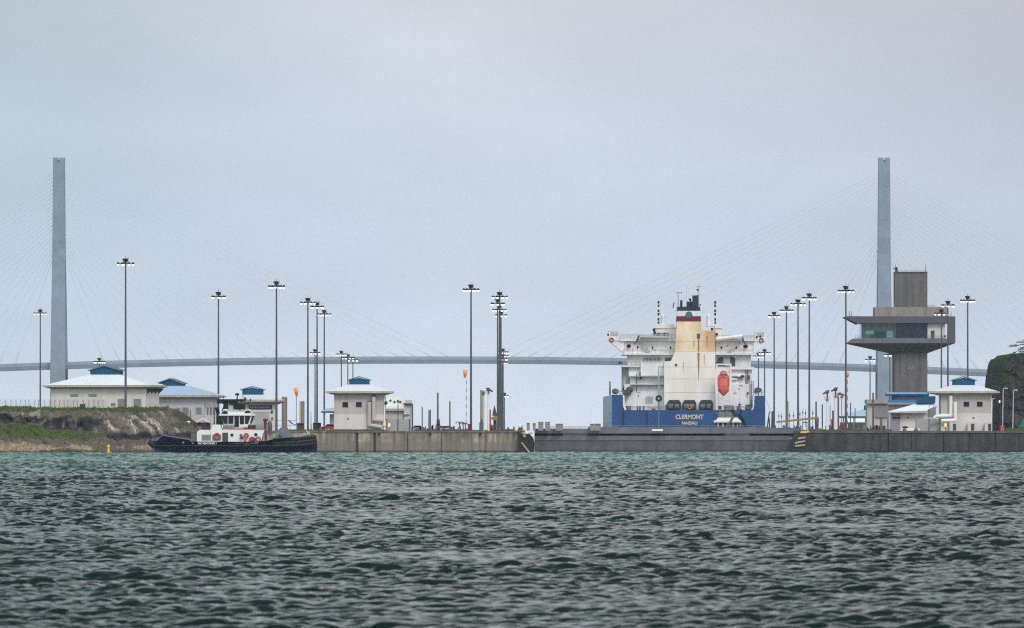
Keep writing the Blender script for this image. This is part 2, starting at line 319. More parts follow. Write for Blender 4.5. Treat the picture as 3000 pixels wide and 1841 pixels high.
b.add([(-3000, -500, -.1), (3000, -500, -.1), (3000, 1655, -.1), (-3000, 1655, -.1), (-xn, 182, -.1), (xn, 182, -.1), (xl, 1655, -.1), (-xl, 1655, -.1)], [(0, 1, 5, 4), (1, 2, 6, 5), (3, 0, 4, 7)])
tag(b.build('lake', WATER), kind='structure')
tag(MB().add([(-3000, 2900, -22), (3000, 2900, -22), (3000, 9300, -22), (-3000, 9300, -22)], [(0, 1, 2, 3)]).build('sea', WATER), kind='structure')
GZ = 3.9                                           # level of the lock aprons
b = MB(); b.box(-3000, X(1530, 1641), 1648, 2850, -24, GZ); b.box(X(2340, 1641), 3000, 1648, 2850, -24, GZ)
b.box(X(1530, 1641), X(2340, 1641), 1690, 2850, -24, -9)
tag(b.build('ground', ASPH), kind='structure')

# ------------------------------------------------------------------ hills
def left_hill():
    nc, nr = 620, 190; P = np.linspace(-330, 600, nc); d = np.concatenate([np.linspace(-3, 26, 150), np.linspace(26.5, 130, 40)])
    pk = [(0.0, ()),]
    def prof(cs): c = np.array(cs); return np.interp(d, c[:, 0], c[:, 1])
    A = prof([(-3, -1.5), (0, 0), (1.2, .8), (4, 1.6), (8, 2.5), (10, 2.8), (15, 4.9), (16, 5.1), (16.8, 6.7), (19, 7.2), (23, 7.8), (27, 8.05), (130, 8.2)])
    B = prof([(-3, -1.5), (0, 0), (1.2, .7), (5, 1.5), (9, 2.5), (12, 3.1), (15, 3.6), (15.8, 6.4), (17, 6.9), (22, 7.6), (27, 8.0), (130, 8.2)])
    Cc = prof([(-3, -1.5), (0, 0), (1.5, .9), (6, 2.1), (8, 2.6), (8.6, 3.7), (11, 4.6), (15, 6.0), (19, 7.2), (24, 7.9), (28, 8.1), (130, 8.2)])
    sm = lambda a, b_, x: np.clip((x - a) / (b_ - a), 0, 1) ** 2 * (3 - 2 * np.clip((x - a) / (b_ - a), 0, 1))
    wv = 14 * fbm(P / 45, P * 0, 3, 5)
    t1 = sm(95, 150, P + wv)[None, :]; t2 = sm(240, 340, P + wv)[None, :]
    z = (A[:, None] * (1 - t1) + B[:, None] * t1) * (1 - t2) + Cc[:, None] * t2
    top = np.interp(P, [-330, 300, 420, 480, 515, 545, 572, 600], [8.1, 8.1, 7.95, 7.8, 6.6, 5.1, 3.4, 1.0])[None, :]
    z = np.where(z > 0, z * np.minimum(1, .35 + .65 * top / 8.1) if False else np.minimum(z, top + .02 * z), z)
    k = 1640 / F; Px = (P[None, :] * np.ones((nr, 1)) - 1500) * k; D = d[:, None] * np.ones((1, nc))
    n1 = fbm(Px / 4, D / 2.5 + z * .6, 6, 21); diag = fbm((Px + z * 1.3) / 1.1, (z - Px * .15) / 5, 5, 33); n3 = fbm(Px / 1.1, (D + 2 * z) / 1.0, 4, 55)
    amp = np.clip(z / 1.5, 0, 1) * np.clip((30 - D) / 8, .12, 1)
    zz_ = z + amp * (.6 * n1 + .7 * n3 + .6 * diag * t2)
    shore = 3.5 * fbm(P / 28, P * 0 + 9, 4, 77)[None, :]
    Y = 1634 + D + shore * np.clip((12 - D) / 12, 0, 1) + amp * (1.4 * fbm(Px / 2.2, z / 1.4, 4, 91) + 1.2 * diag)
    Vv = np.stack([Px, Y, zz_], -1)
    gz = np.gradient(z, axis=0) / np.gradient(D, axis=0)
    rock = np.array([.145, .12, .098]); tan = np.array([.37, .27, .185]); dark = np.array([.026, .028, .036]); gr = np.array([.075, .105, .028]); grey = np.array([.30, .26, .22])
    c = np.ones((nr, nc, 3)) * rock
    def lay(col, mask):
        nonlocal c
        mk = np.clip(mask, 0, 1)[..., None]; c = c * (1 - mk) + np.array(col) * mk
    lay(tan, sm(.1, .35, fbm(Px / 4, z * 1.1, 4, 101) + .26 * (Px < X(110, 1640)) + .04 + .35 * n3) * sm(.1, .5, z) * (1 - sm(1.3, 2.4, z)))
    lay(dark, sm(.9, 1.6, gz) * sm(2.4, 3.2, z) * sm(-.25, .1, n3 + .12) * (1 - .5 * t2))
    lay(dark, t2 * sm(2.3, 2.7, z) * (1 - sm(3.3, 3.9, z + .9 * n1)) * .9)  # shade under the overhang, painted as a dark band in the rock colour
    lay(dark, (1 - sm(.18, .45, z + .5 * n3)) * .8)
    lay(grey, t2 * sm(.10, .26, diag) * sm(3.2, 4, z))
    lay(np.array([.55, .5, .42]), t2 * sm(.30, .38, diag) * sm(3.2, 4, z) * .9)
    lay(dark, t2 * sm(.12, .3, -diag) * sm(3.2, 4, z) * .55)
    lay(grey, (1 - t2) * sm(.12, .24, fbm(Px / 1.4, z * .3, 4, 131)) * sm(6.2, 6.9, z) * (1 - sm(7.2, 7.5, z)))
    lay(gr, (1 - t2) * sm(2.2, 3.0, z + 1.6 * n1) * (1 - sm(4.8, 5.4, z + .6 * n3)) * (1 - sm(1.0, 1.4, gz)) * (1 - .75 * t1 * sm(3.4, 3.7, z)))
    lay(gr * .9, sm(7.15, 7.5, z + .5 * n1) * (P < 480)[None, :])
    lay(gr * .9, t2 * sm(.24, .34, fbm(Px / 3.0, z / 1.2, 3, 171)) * sm(3, 4, z) * .7)
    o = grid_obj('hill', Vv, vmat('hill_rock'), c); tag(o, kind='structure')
    # grass blades on the flat top, the bench and the tufts
    pts = []
    for _ in range(15000):
        i = RNG.integers(0, nr - 40); j = RNG.integers(0, nc - 60)
        cc = c[i, j]
        if cc[1] > cc[0] * 1.15 and cc[1] > .08: pts.append(Vv[i, j])
    v = []; f = []
    for (x, y, zc) in pts:
        for _ in range(2):
            a = random.uniform(0, 6.28); h = random.uniform(.12, .42) if zc > 6.5 else random.uniform(.1, .34); r_ = .11; x1 = x + random.uniform(-.4, .4); y1 = y + random.uniform(-.3, .3); lx, ly = random.uniform(-.18, .18), random.uniform(-.18, .18); q = len(v)
            v += [(x1 - r_ * math.cos(a), y1 - r_ * math.sin(a), zc - .06), (x1 + r_ * math.cos(a), y1 + r_ * math.sin(a), zc - .06), (x1 + lx, y1 + ly, zc + h)]; f.append((q, q + 1, q + 2))
    return v, f
gv, gf = left_hill()
# grass verges on the two aprons
def verge(x0, x1, y0, y1, n):
    global gv, gf
    for _ in range(n):
        x = random.uniform(x0, x1); y = random.uniform(y0, y1); a = random.uniform(0, 6.28); h = random.uniform(.06, .24); r_ = .12; q = len(gv)
        g0 = GZ - .1 + .3 * (y - 1648.2) / 7; gv += [(x - r_ * math.cos(a), y - r_ * math.sin(a), g0 - .03), (x + r_ * math.cos(a), y + r_ * math.sin(a), g0 - .03), (x + random.uniform(-.1, .1), y, g0 + h)]; gf.append((q, q + 1, q + 2))
verge(X(840, 1650), X(1125, 1650), 1649.5, 1654, 4200); verge(X(2400, 1650), X(2515, 1650), 1649.5, 1653, 900); verge(X(2945, 1650), X(3060, 1650), 1650, 1660, 2500)
tag(mesh_obj('grass', gv, gf, GRASS), kind='stuff')
b = MB()
for x0, x1, yb in ((X(838, 1650), X(1130, 1650), 1655.5), (X(2400, 1650), X(2515, 1650), 1655), (X(2940, 1650), X(3200, 1650), 1664)): b.add([(x0, 1648.2, GZ - .1), (x1, 1648.2, GZ - .1), (x1, yb, GZ + .2), (x0, yb, GZ + .2), (x1, yb, GZ - .3), (x0, yb, GZ - .3)], [(0, 1, 2, 3), (3, 2, 4, 5), (0, 3, 5), (1, 4, 2)])
tag(b.build('lawn', mat('lawn_soil', (.10, .15, .035), .9, col2=(.14, .13, .05), scale=.6)), kind='structure')
def right_hill():
    nu, nv = 240, 130; U = np.linspace(2903, 3420, nu); D0 = 1880
    topy = 5 * fbm(U / 9, U * 0, 4, 300) + np.interp(U, [2903, 2912, 2922, 2931, 2936, 2942, 2951, 2962, 3000, 3080, 3420], [1262, 1256, 1236, 1142, 1098, 1070, 1053, 1045, 1040, 1030, 1015])
    leftx = lambda z_: 0
    ztop = CAMH + (HZ - topy) * D0 / F; v = np.concatenate([np.linspace(0, 1, 105), np.linspace(1.0, 1.0, 25)])
    zz2 = 1.0 + (ztop[None, :] - 1.0) * v[:, None]; Xx = ((U - 1500) * D0 / F)[None, :] * np.ones((nv, 1)); back = np.concatenate([np.zeros(105), np.linspace(1, 60, 25)])[:, None]
    n1 = fbm(Xx / 4, zz2 / 3, 5, 201); n2 = fbm(Xx / .9, zz2 / 3.5, 5, 211)
    Y = D0 + .22 * zz2 + 2.2 * n1 + 1.3 * n2 + back + np.clip((2930 - U) / 10, 0, 3)[None, :]
    c = np.ones((nv, nu, 3)) * np.array([.040, .040, .044]); m = np.clip((n2 - .05) * 4, 0, 1)[..., None]; c = c * (1 - m) + np.array([.075, .07, .072]) * m
    gg = np.clip((fbm(Xx / 3.5, (zz2 + .7 * Xx) / 3, 4, 231) - .19) * 6, 0, 1) * np.clip((zz2 - 8) / 2, 0, 1); gg = np.maximum(gg, np.clip((zz2 - ztop[None, :] + .5 + 1.2 * n2) * 3, 0, 1) * (U > 2944)[None, :])[..., None]
    c = c * (1 - gg) + np.array([.042, .062, .024]) * gg
    zz2 = zz2 + .9 * n1 * v[:, None] + .5 * n2 * v[:, None]
    tag(grid_obj('hill.001', np.stack([Xx, Y, zz2], -1), vmat('cut_rock')  , c), kind='structure')
right_hill()
# ------------------------------------------------------------------ vegetation
def leaf_cloud(b, c, rx, ry, rz, n, s):
    for _ in range(n):
        while True:
            p = [random.uniform(-1, 1) for _ in range(3)]
            if .15 < sum(q * q for q in p) < 1: break
        x, y, z = c[0] + p[0] * rx, c[1] + p[1] * ry, c[2] + p[2] * rz; a = Vector((random.uniform(-1, 1), random.uniform(-1, 1), random.uniform(-1, 1))).normalized(); u = a.orthogonal().normalized() * s * random.uniform(.6, 1.3); w_ = a.cross(u).normalized() * s * .45
        P = Vector((x, y, z)); b.add([P - u, P + w_, P + u, P - w_], [(0, 1, 2, 3)])
D = 1900
t = thing('tree', 'dark sparse tree leaning into the picture on top of the rock cutting', 'tree', (X(3030, D), D, Z(1042, D)))
b = MB(); p0 = (X(3030, D), D, Z(1044, D)); p1 = (X(3016, D), D, Z(1008, D)); b.tube(p0, p1, .28, .18); tips = []
for (px, py) in ((2962, 1014), (2974, 1012), (2985, 1003), (2988, 1022), (2968, 1036), (2980, 1040), (2992, 1030), (3010, 985), (3035, 990), (3050, 1005), (2998, 1000)):
    q = (X(px, D), D + random.uniform(-1.5, 1.5), Z(py, D)); b.tube(p1, q, .12, .04, 6); tips.append(q)
b.build('trunk', TRUNK, t); b = MB()
for q in tips: leaf_cloud(b, q, .7, .8, .26, 34, .15)
for k in range(14):
    q = random.choice(tips); leaf_cloud(b, (q[0] + random.uniform(0, 1.2), q[1], q[2] + random.uniform(-.3, .3)), .4, .5, .2, 14, .15)
b.build('crown', LEAF, t)
def bush(label, px, py, D, r, h, n=260):
    t = thing('bush', label, 'bush', (X(px, D), D, Z(py, D)), None); b = MB(); c = (X(px, D), D, Z(py, D))
    for k in range(5): b.tube(c, (c[0] + random.uniform(-.6, .6) * r, c[1] + random.uniform(-.5, .5) * r, c[2] + h * .8), .05, .02, 5)
    b.build('stem', TRUNK, t); b = MB()
    for k in range(6): leaf_cloud(b, (c[0] + random.uniform(-.6, .6) * r, c[1] + random.uniform(-.6, .6) * r, c[2] + random.uniform(.35, .8) * h), r * .5, r * .5, h * .28, n // 6, .16)
    b.build('crown', mat('bush_leaf', (.075, .12, .03), .7, col2=(.04, .07, .02), scale=1.5), t)
bush('green bush beside the roof corner, growing at the foot of the rock cutting', 2916, 1145, 1876, 1.1, 1.2)
for px, py, r_, h_, lab in ((2949, 1053, .6, .9, 'ragged shrub at the upper left corner of the dark rock cutting'), (2966, 1047, .8, .7, 'low shrub on top of the rock cutting, under the leaning tree'), (2990, 1046, .9, .8, 'low shrub on top of the rock cutting beside the tree trunk'), (2936, 1104, .5, .8, 'shrub clinging to the steep left edge of the rock cutting')): bush(lab, px, py, 1881, r_, h_, 150)
bush('yellow green bush growing out of the sloping rock above the tugboat stern', 496, 1262, 1652, .9, 1.6)
bush('small bush rooted halfway down the sloping rock, right of the larger one', 512, 1250, 1655, .55, .9, 120)
bush('leafy shrub growing on the grassy bench of the left bank', 62, 1248, 1650, 1.2, 1.2)
for i, (px, py, h, lab) in enumerate(((1346, 1238, 1.0, 'distant palm tree with the largest round head, in the gap right of the thin pole'), (1357, 1241, .8, 'distant palm tree between the larger palm and the windsock pole'), (1363, 1243, .7, 'smallest distant palm tree, just behind the foot of the banded windsock pole'))):
    D = 2600; t = thing('palm_tree', lab, 'palm tree', (X(px, D), D, Z(1258, D)), 'distant palm trees'); b = MB(); b.pole(D, px, py, 1259, .16, .13, 6); b.build('trunk', TRUNK, t); b = MB(); c = Vector((X(px, D), D, Z(py, D)))
    for k in range(11):
        a = 6.28 * k / 11; b.tube(c, c + Vector((math.cos(a) * h, math.sin(a) * h, .15)), .09, .12, 4); b.tube(c + Vector((math.cos(a) * h, math.sin(a) * h, .15)), c + Vector((math.cos(a) * 1.4 * h, math.sin(a) * 1.4 * h, -.5 * h)), .12, .02, 4)
    b.build('crown', LEAF, t)
# ------------------------------------------------------------------ cable-stayed bridge
DB = 6136
t = thing('cable_stayed_bridge', 'long hazy cable-stayed bridge with two tall concrete pylons crossing the whole background', 'bridge', (X(1381, DB), DB, -22))
dz = lambda px: Z(1049 + 20.5 * ((px - 1260) / 1200.0) ** 2, DB)
b = MB(); xs = [X(-2600 + 90 * i, DB) for i in range(89)]; pxs = [-2600 + 90 * i for i in range(89)]
prof = [(-11, 0), (11, 0), (11, -1.2), (10.0, -3.8), (-10.0, -3.8), (-11, -1.2)]
for i in range(88):
    v = []
    for k in (i, i + 1):
        for (q, h) in prof: v.append((xs[k], DB + q, dz(pxs[k]) + h))
    b.add(v, [(j, (j + 1) % 6, 6 + (j + 1) % 6, 6 + j) for j in range(6)])
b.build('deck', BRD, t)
for q in (-10.8, 10.8):
    b = MB()
    for i in range(88): b.add([(xs[i], DB + q, dz(pxs[i])), (xs[i + 1], DB + q, dz(pxs[i + 1])), (xs[i + 1], DB + q, dz(pxs[i + 1]) + .9), (xs[i], DB + q, dz(pxs[i]) + .9)], [(0, 1, 2, 3)])
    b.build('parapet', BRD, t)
far = MB()
for cx in (173, 2590):
    Dc = DB; x0 = X(cx, Dc); b = MB(); tz = Z(463, Dc); dk = dz(cx)
    for sgn in (-1, 1):
        st = [(-22, 5.3, 19, 3.2), (dk - 6, 5.0, 16, 3.0), (dk + 40, 4.6, 8.5, 2.6), (dk + 75, 4.2, 3.3, 2.4), (tz - 3, 3.75, 3.0, 2.4)]
        v = []
        for (z_, hw, oy, hd) in st: v += [(x0 - hw, Dc + sgn * oy - hd, z_), (x0 + hw, Dc + sgn * oy - hd, z_), (x0 + hw, Dc + sgn * oy + hd, z_), (x0 - hw, Dc + sgn * oy + hd, z_)]
        f = [(4 * k + j, 4 * k + (j + 1) % 4, 4 * k + 4 + (j + 1) % 4, 4 * k + 4 + j) for k in range(4) for j in range(4)] + [(16, 17, 18, 19)]
        b.add(v, f)
    b.box(x0 - 4.4, x0 + 4.4, Dc - 13, Dc + 13, dk - 8, dk - 4)
    b.box(x0 - 3.6, x0 + 3.6, Dc - 1, Dc + 1, tz - 3.2, tz - 1.6); b.box(x0 - 3.75, x0 - .55, Dc - 5.2, Dc + 5.2, tz - 3, tz); b.box(x0 + .55, x0 + 3.75, Dc - 5.2, Dc + 5.2, tz - 3, tz); b.box(x0 - 3.6, x0 + 3.6, Dc - 1, Dc + 1, dk + 70, tz - 3.1)
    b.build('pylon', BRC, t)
    for side in (-1, 1):
        for k in range(22):
            dpx = (1150 - 48.5 * k) * side; ax = cx + dpx; za = Z(508 + 11.5 * k, Dc); hx = x0 + side * 3.4
            for pl in (-1, 1):
                m = MB() if pl < 0 else far; q = Vector((X(ax, Dc), Dc + pl * 9.6, dz(ax))); p = Vector((hx, Dc + pl * 3.0, za)); m.tube(q, p, .085, .085, 6, False)
                m.tube(q, q.lerp(p, 9 / (p - q).length), .38, .26, 6)
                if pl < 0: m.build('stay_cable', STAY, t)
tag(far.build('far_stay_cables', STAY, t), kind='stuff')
for px in (-420, -900, -1380, 3300, 3780, 4260):
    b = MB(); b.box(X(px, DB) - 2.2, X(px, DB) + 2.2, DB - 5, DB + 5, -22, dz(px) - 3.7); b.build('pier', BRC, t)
# ------------------------------------------------------------------ quay walls, gate
def wall_with_slots(b, D, x0, x1, y0, y1, slots, dep=6, rec=.45):
    xs = [x0] + [q for s_ in slots for q in s_] + [x1]
    for i in range(0, len(xs), 2): b.pb(D, xs[i], y0, xs[i + 1], y1, dep)
    for a, c in slots: b.box(X(a, D), X(c, D), D + rec, D + dep, Z(y1, D), Z(y0, D))
D = 1641
t = thing('quay_wall', 'tan stained concrete quay wall between the tugboat and the gate', 'quay wall', (X(1040, D), D, 0))
b = MB(); wall_with_slots(b, D, 560, 1522, 1268, 1350, [(842, 846), (1042, 1050), (1094, 1101), (1193, 1195.5), (1292, 1294), (1420, 1422)]); b.build('wall', CONC_TAN, t)
b = MB(); b.box(X(560, D), X(1522, D), D - .15, D + 7, Z(1268, D) + .005, Z(1268, D) + .3); b.build('coping', mat('coping_concrete', (.22, .2, .17), .9, var=.25, streak=.5), t)
for px in (1111, 1261, 1408):
    b = MB(); b.pb(D - .5, px - 3, 1269, px + 3, 1274, .34); b.build('mooring_hook', BLK, t)
for px in (1046, 1097.5):
    b = MB(); [b.tube((X(px - 1.6, D), D + .2, z_), (X(px + 1.6, D), D + .2, z_), .03, n=5) for z_ in np.arange(.3, 3.4, .3)]; [b.tube((X(px + q, D), D + .2, .1), (X(px + q, D), D + .2, 3.5), .035, n=5) for q in (-1.6, 1.6)]; b.build('ladder', GALVD, t)
t = thing('quay_wall', 'dark streaked concrete quay wall at the foot of the control tower buildings', 'quay wall', (X(2700, D), D, 0))
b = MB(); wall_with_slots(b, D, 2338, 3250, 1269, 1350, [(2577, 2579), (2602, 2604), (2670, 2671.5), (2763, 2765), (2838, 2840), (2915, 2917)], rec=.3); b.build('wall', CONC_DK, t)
b = MB(); b.box(X(2338, D), X(3250, D), D - .15, D + 7, Z(1269, D) + .005, Z(1269, D) + .28); b.build('coping', mat('dark_coping', (.16, .145, .13), .9, var=.25, streak=.5), t)
D = 1668
t = thing('lock_gate', 'long grey rolling lock gate closing the chamber in front of the blue ship', 'lock gate', (X(1940, D), D, 0))
b = MB()
for x0, x1, yt in ((1566, 1649.6, 1277), (1650, 1724.6, 1272), (1725, 2123.6, 1277), (2124, 2194.6, 1271), (2195, 2342, 1277)): b.pb(D, x0, yt, x1, 1350, 6)
b.build('gate_leaf', GATE, t)
b = MB(); b.pb(D + .8, 1566, 1269.5, 2342, 1280, 4); b.build('recess', BLK, t)
b = MB(); b.pb(D - .15, 1566, 1277.5, 2310, 1290.5, .14); b.build('wale', mat('gate_wale', (.11, .12, .135), .7, var=.15, streak=.2), t)
b = MB(); b.pb(D - .1, 1566, 1256, 1724, 1270.5, 7); b.pb(D - .1, 1724, 1251.5, 2250, 1270.5, 7); b.pb(D - .1, 2250, 1254, 2342, 1270.5, 7); b.build('walkway', GATE2, t)
b = MB(); b.rail(D, 1612, 1257, 1728, 1257, .45, 1.5, .03, 2); b.rail(D, 1770, 1251.5, 2240, 1251.5, .25, 2.2, .03, 1); b.build('railing', GALV, t)
for x0, x1, y0 in ((2231, 2238, 1247), (2205, 2214, 1248), (1797, 1810, 1247)):
    b = MB(); b.pb(D, x0, y0, x1, 1254, 1); b.build('box_housing', GATE2, t)
boxes = [(1543, 1552, 1239, 1262), (1561, 1569, 1240, 1262), (1577, 1592, 1236.5, 1262), (1597, 1611, 1236.5, 1262), (1628, 1649, 1241.5, 1262), (1729, 1742, 1242, 1262), (1743, 1760, 1241.5, 1262)]
labs = ['narrow beige equipment cabinet, first right of the white lamp at the wall end', 'narrow beige equipment cabinet, second right of the white lamp', 'wide beige equipment cabinet, left one of the tall pair at the gate end', 'wide beige equipment cabinet, right one of the tall pair at the gate end', 'low square cabinet standing alone with railing on both sides on the gate', 'low grey cabinet on the gate touching another one, nearest the ship stern', 'grey cabinet with rounded top on the gate just left of the ship hull']
for (x0, x1, y0, y1), lab in zip(boxes, labs):
    D_ = 1666; t = thing('equipment_cabinet', lab, 'cabinet', (X((x0 + x1) / 2, D_), D_, Z(y1, D_)), 'equipment cabinets on the lock gate')
    b = MB(); b.pb(D_, x0, (y0 + 1251) / 2, x1, y1, 1.2); b.build('base', GREYP, t); b = MB(); b.pb(D_ - .05, x0 - .5, y0, x1 + .5, (y0 + 1251) / 2, 1.3); b.build('housing', BEIGE, t)
    b = MB(); b.pb(D_ - .12, x0 + 1, y0 + 2, x1 - 1, y0 + 2.6, .06); b.build('vent', GALVD, t)
# corner fenders
D = 1639.2
t = thing('corner_fender', 'black corner fender with one slanting tan timber, ending the tan quay wall', 'fender', (X(1543, D), D, 0))
b = MB(); b.pp(D, [(1520, 1350), (1520, 1270), (1552, 1272), (1563, 1284), (1566, 1300), (1564, 1350)], 6); b.build('fender_panel', RUB, t)
b = MB(); b.pp(D - .25, [(1526, 1297), (1530, 1296), (1554, 1326), (1549, 1327)], .22); b.build('timber', TAN, t)
b = MB(); b.pp(D - .3, [(1532, 1269), (1541, 1269), (1541, 1281), (1537, 1283), (1532, 1280)], .28); b.build('bracket', BEIGE, t)
b = MB(); b.pb(D - .2, 1548, 1268, 1560, 1272, 1); b.build('cleat', BEIGE, t)
t = thing('floodlight', 'round white floodlight on a low bracket at the end of the tan quay wall', 'floodlight', (X(1524, D), D + 1, Z(1266, D)))
b = MB(); b.ell((X(1523, D), D + 1, Z(1249.5, D)), .36, .3, .34); b.build('lens', WHITE, t); b = MB(); b.pb(D + 1.3, 1519, 1246, 1531, 1256, .4); b.ptube(D + 1.4, (1525, 1256), (1525, 1268), .12); b.pb(D + 1, 1517, 1256, 1533, 1268, 1.2); b.build('bracket', BRN, t)
for px, col, lab in ((1512, YEL, 'yellow mooring bollard beside the corner fender of the tan wall'), (1535, ORANGE, 'small orange bollard on top of the black corner fender')):
    t = thing('bollard', lab, 'bollard', (X(px, D), D + 1, Z(1267, D)), 'bollards at the wall end'); b = MB(); b.tube((X(px, D), D + 1, Z(1268, D)), (X(px, D), D + 1, Z(1262, D)), .16, .16); b.build('post', BRN, t); b = MB(); b.ell((X(px, D), D + 1, Z(1262, D)), .3, .26, .24); b.build('cap', col, t)
t = thing('corner_fender', 'dark corner fender with three curved tan timbers and a yellow cap', 'fender', (X(2345, D), D, 0))
b = MB(); b.pp(D, [(2318, 1350), (2322, 1284), (2331, 1274), (2344, 1270), (2366, 1270), (2364, 1350)], 6); b.build('fender_panel', mat('dark_fender', (.022, .024, .034), .6, var=.3), t)
for pts in ([(2338, 1288), (2338, 1283), (2347, 1281), (2360, 1280), (2360, 1284), (2348, 1286)], [(2329, 1301), (2329, 1297), (2340, 1293), (2359, 1291), (2359, 1295), (2342, 1298)], [(2329, 1309), (2329, 1305), (2345, 1303), (2359, 1302), (2359, 1306), (2346, 1308)]):
    b = MB(); b.pp(D - .3, pts, .28); b.build('timber', TAN, t)
b = MB(); b.pp(D - .3, [(2345, 1269.5), (2346, 1264), (2371, 1261.5), (2371, 1267), (2360, 1269.5)], 1.2); b.build('cap', YEL, t)
b = MB(); b.pb(D - .1, 2308, 1283, 2321, 1287, .3); b.build('bracket', GALV, t)
# ------------------------------------------------------------------ light masts
def make_mast():
    t = thing('light_mast', 'x', 'light mast', (0, 0, 0), 'high light masts along the locks'); H = 26.0
    b = MB(); b.tube((0, 0, -7), (0, 0, 25.3), .235, .13, 10); b.build('pole', mat('mast_grey', (.085, .10, .12), .5, .2, var=.12), t)
    b = MB(); b.ring((0, 0, 24.95), 1.1, .06, 'z', 20, 5); b.ring((0, 0, 25.0), .32, .09, 'z', 12, 5)
    for k in range(8):
        a = 2 * math.pi * (k + .5) / 8; b.tube((.2 * math.cos(a), .2 * math.sin(a), 25.05), (1.25 * math.cos(a), 1.25 * math.sin(a), 24.95), .045, n=5)
    b.box(-.38, .38, -.3, .3, 25.2, 25.8); b.box(-.55, .25, -.2, .2, 25.55, 25.8); b.tube((0, 0, 25.7), (0, 0, 26.4), .03, n=5); b.tube((.5, 0, 25.2), (.5, 0, 26.1), .025, n=5); b.build('lamp_ring', BLK, t)
    for k, lx in enumerate((-1.28, -.82, -.14, .36, .82, 1.30)):
        ly = (-1, 1)[k % 2] * math.sqrt(max(.02, 1.4 ** 2 - lx * lx)) * .8; c = (lx, ly, 24.75); b = MB(); b.tube((c[0], c[1], 24.78), (c[0], c[1], 25.12), .26, .15, 10); b.k = 1; b.ell((c[0], c[1], 24.66), .19, .19, .21, 10, 6); b.build('floodlight', [BLK, LAMP], t)
    return t
mast = make_mast()
masts = [(118, 920, 2200, 'light mast behind the fence at the picture edge, left of the near bridge pylon'), (291, 1062, 2300, 'light mast mostly hidden, lamps just above the peak of the large white-roofed building'),
 (368, 775, 1657, 'tallest light mast, planted on the grassy bank in front of the large white-roofed building'), (640, 872, 1767, 'light mast rising from behind the tugboat funnels'), (810, 842, 1642, 'light mast in front of the building with the dark blue sign'),
 (902, 889, 1854, 'front light mast of the close trio left of the small white-roofed pump house'), (929, 901, 1917, 'middle light mast of the close trio, directly above a dark grey box'), (950, 923, 2037, 'right light mast of the close trio, beside the canopy of the pump house'),
 (923, 1036, 2330, 'short far light mast half hidden behind the middle mast of the close trio'), (1000, 1040, 2390, 'nearest of three small far light masts above the pump house roof'), (1019, 1050, 2450, 'middle of three small far light masts above the pump house roof'), (1034, 1057, 2510, 'farthest of three small far light masts, right of the pump house cupola'),
 (1380, 851, 1680, 'tall light mast standing alone beside the banded windsock pole'), (1464, 872, 1790, 'first light mast, highest lamps, of the long row seen end-on'), (1458, 892, 1880, 'second light mast from the top in the row seen end-on'), (1463, 910, 1984, 'third light mast from the top in the row seen end-on'), (1468, 926, 2080, 'fourth light mast from the top in the row seen end-on'),
 (1474, 1034, 2390, 'upper far light mast of the lower lamp cluster on the end-on row'), (1473, 1044, 2450, 'second far light mast in the lower lamp cluster on the end-on row'), (1472, 1054, 2510, 'third far light mast in the lower lamp cluster on the end-on row'), (1472, 1064, 2570, 'lowest far light mast of the lower lamp cluster on the end-on row'), (1478, 1162, 2700, 'farthest light mast, lamps low beside the foot of the end-on row'),
 (2222, 1046, 2400, 'far small light mast touching the ship bridge wing, left of a brighter one'), (2240, 1036, 2330, 'far small light mast just right of the ship, above its stern corner'),
 (2268, 928, 2080, 'light mast nearest the ship in the rising row of four'), (2304, 912, 1984, 'second light mast from the ship in the rising row of four'), (2338, 893, 1880, 'third light mast from the ship in the rising row of four'), (2371, 876, 1790, 'fourth and highest light mast of the rising row right of the ship'),
 (2478, 855, 1700, 'light mast beside the pointed left end of the control tower roof'), (2549, 1056, 2430, 'small far light mast between the control tower stem and the tall mast'), (2607, 1042, 2400, 'far light mast almost hidden behind the control tower stem'),
 (2758, 921, 2031, 'left light mast in front of the control tower cabin right end'), (2777, 897, 1905, 'right light mast in front of the control tower cabin right end'), (2835, 883, 1829, 'light mast rising behind the blue cupola on the right quay')]
for i, (px, yt, D, lab) in enumerate(masts):
    o = mast if i == 0 else copy_tree(mast); o.location = (X(px, D), D, Z(yt, D) - 24.75); o['label'] = lab; o.rotation_euler.z = ((i * .37) % .6) - .3
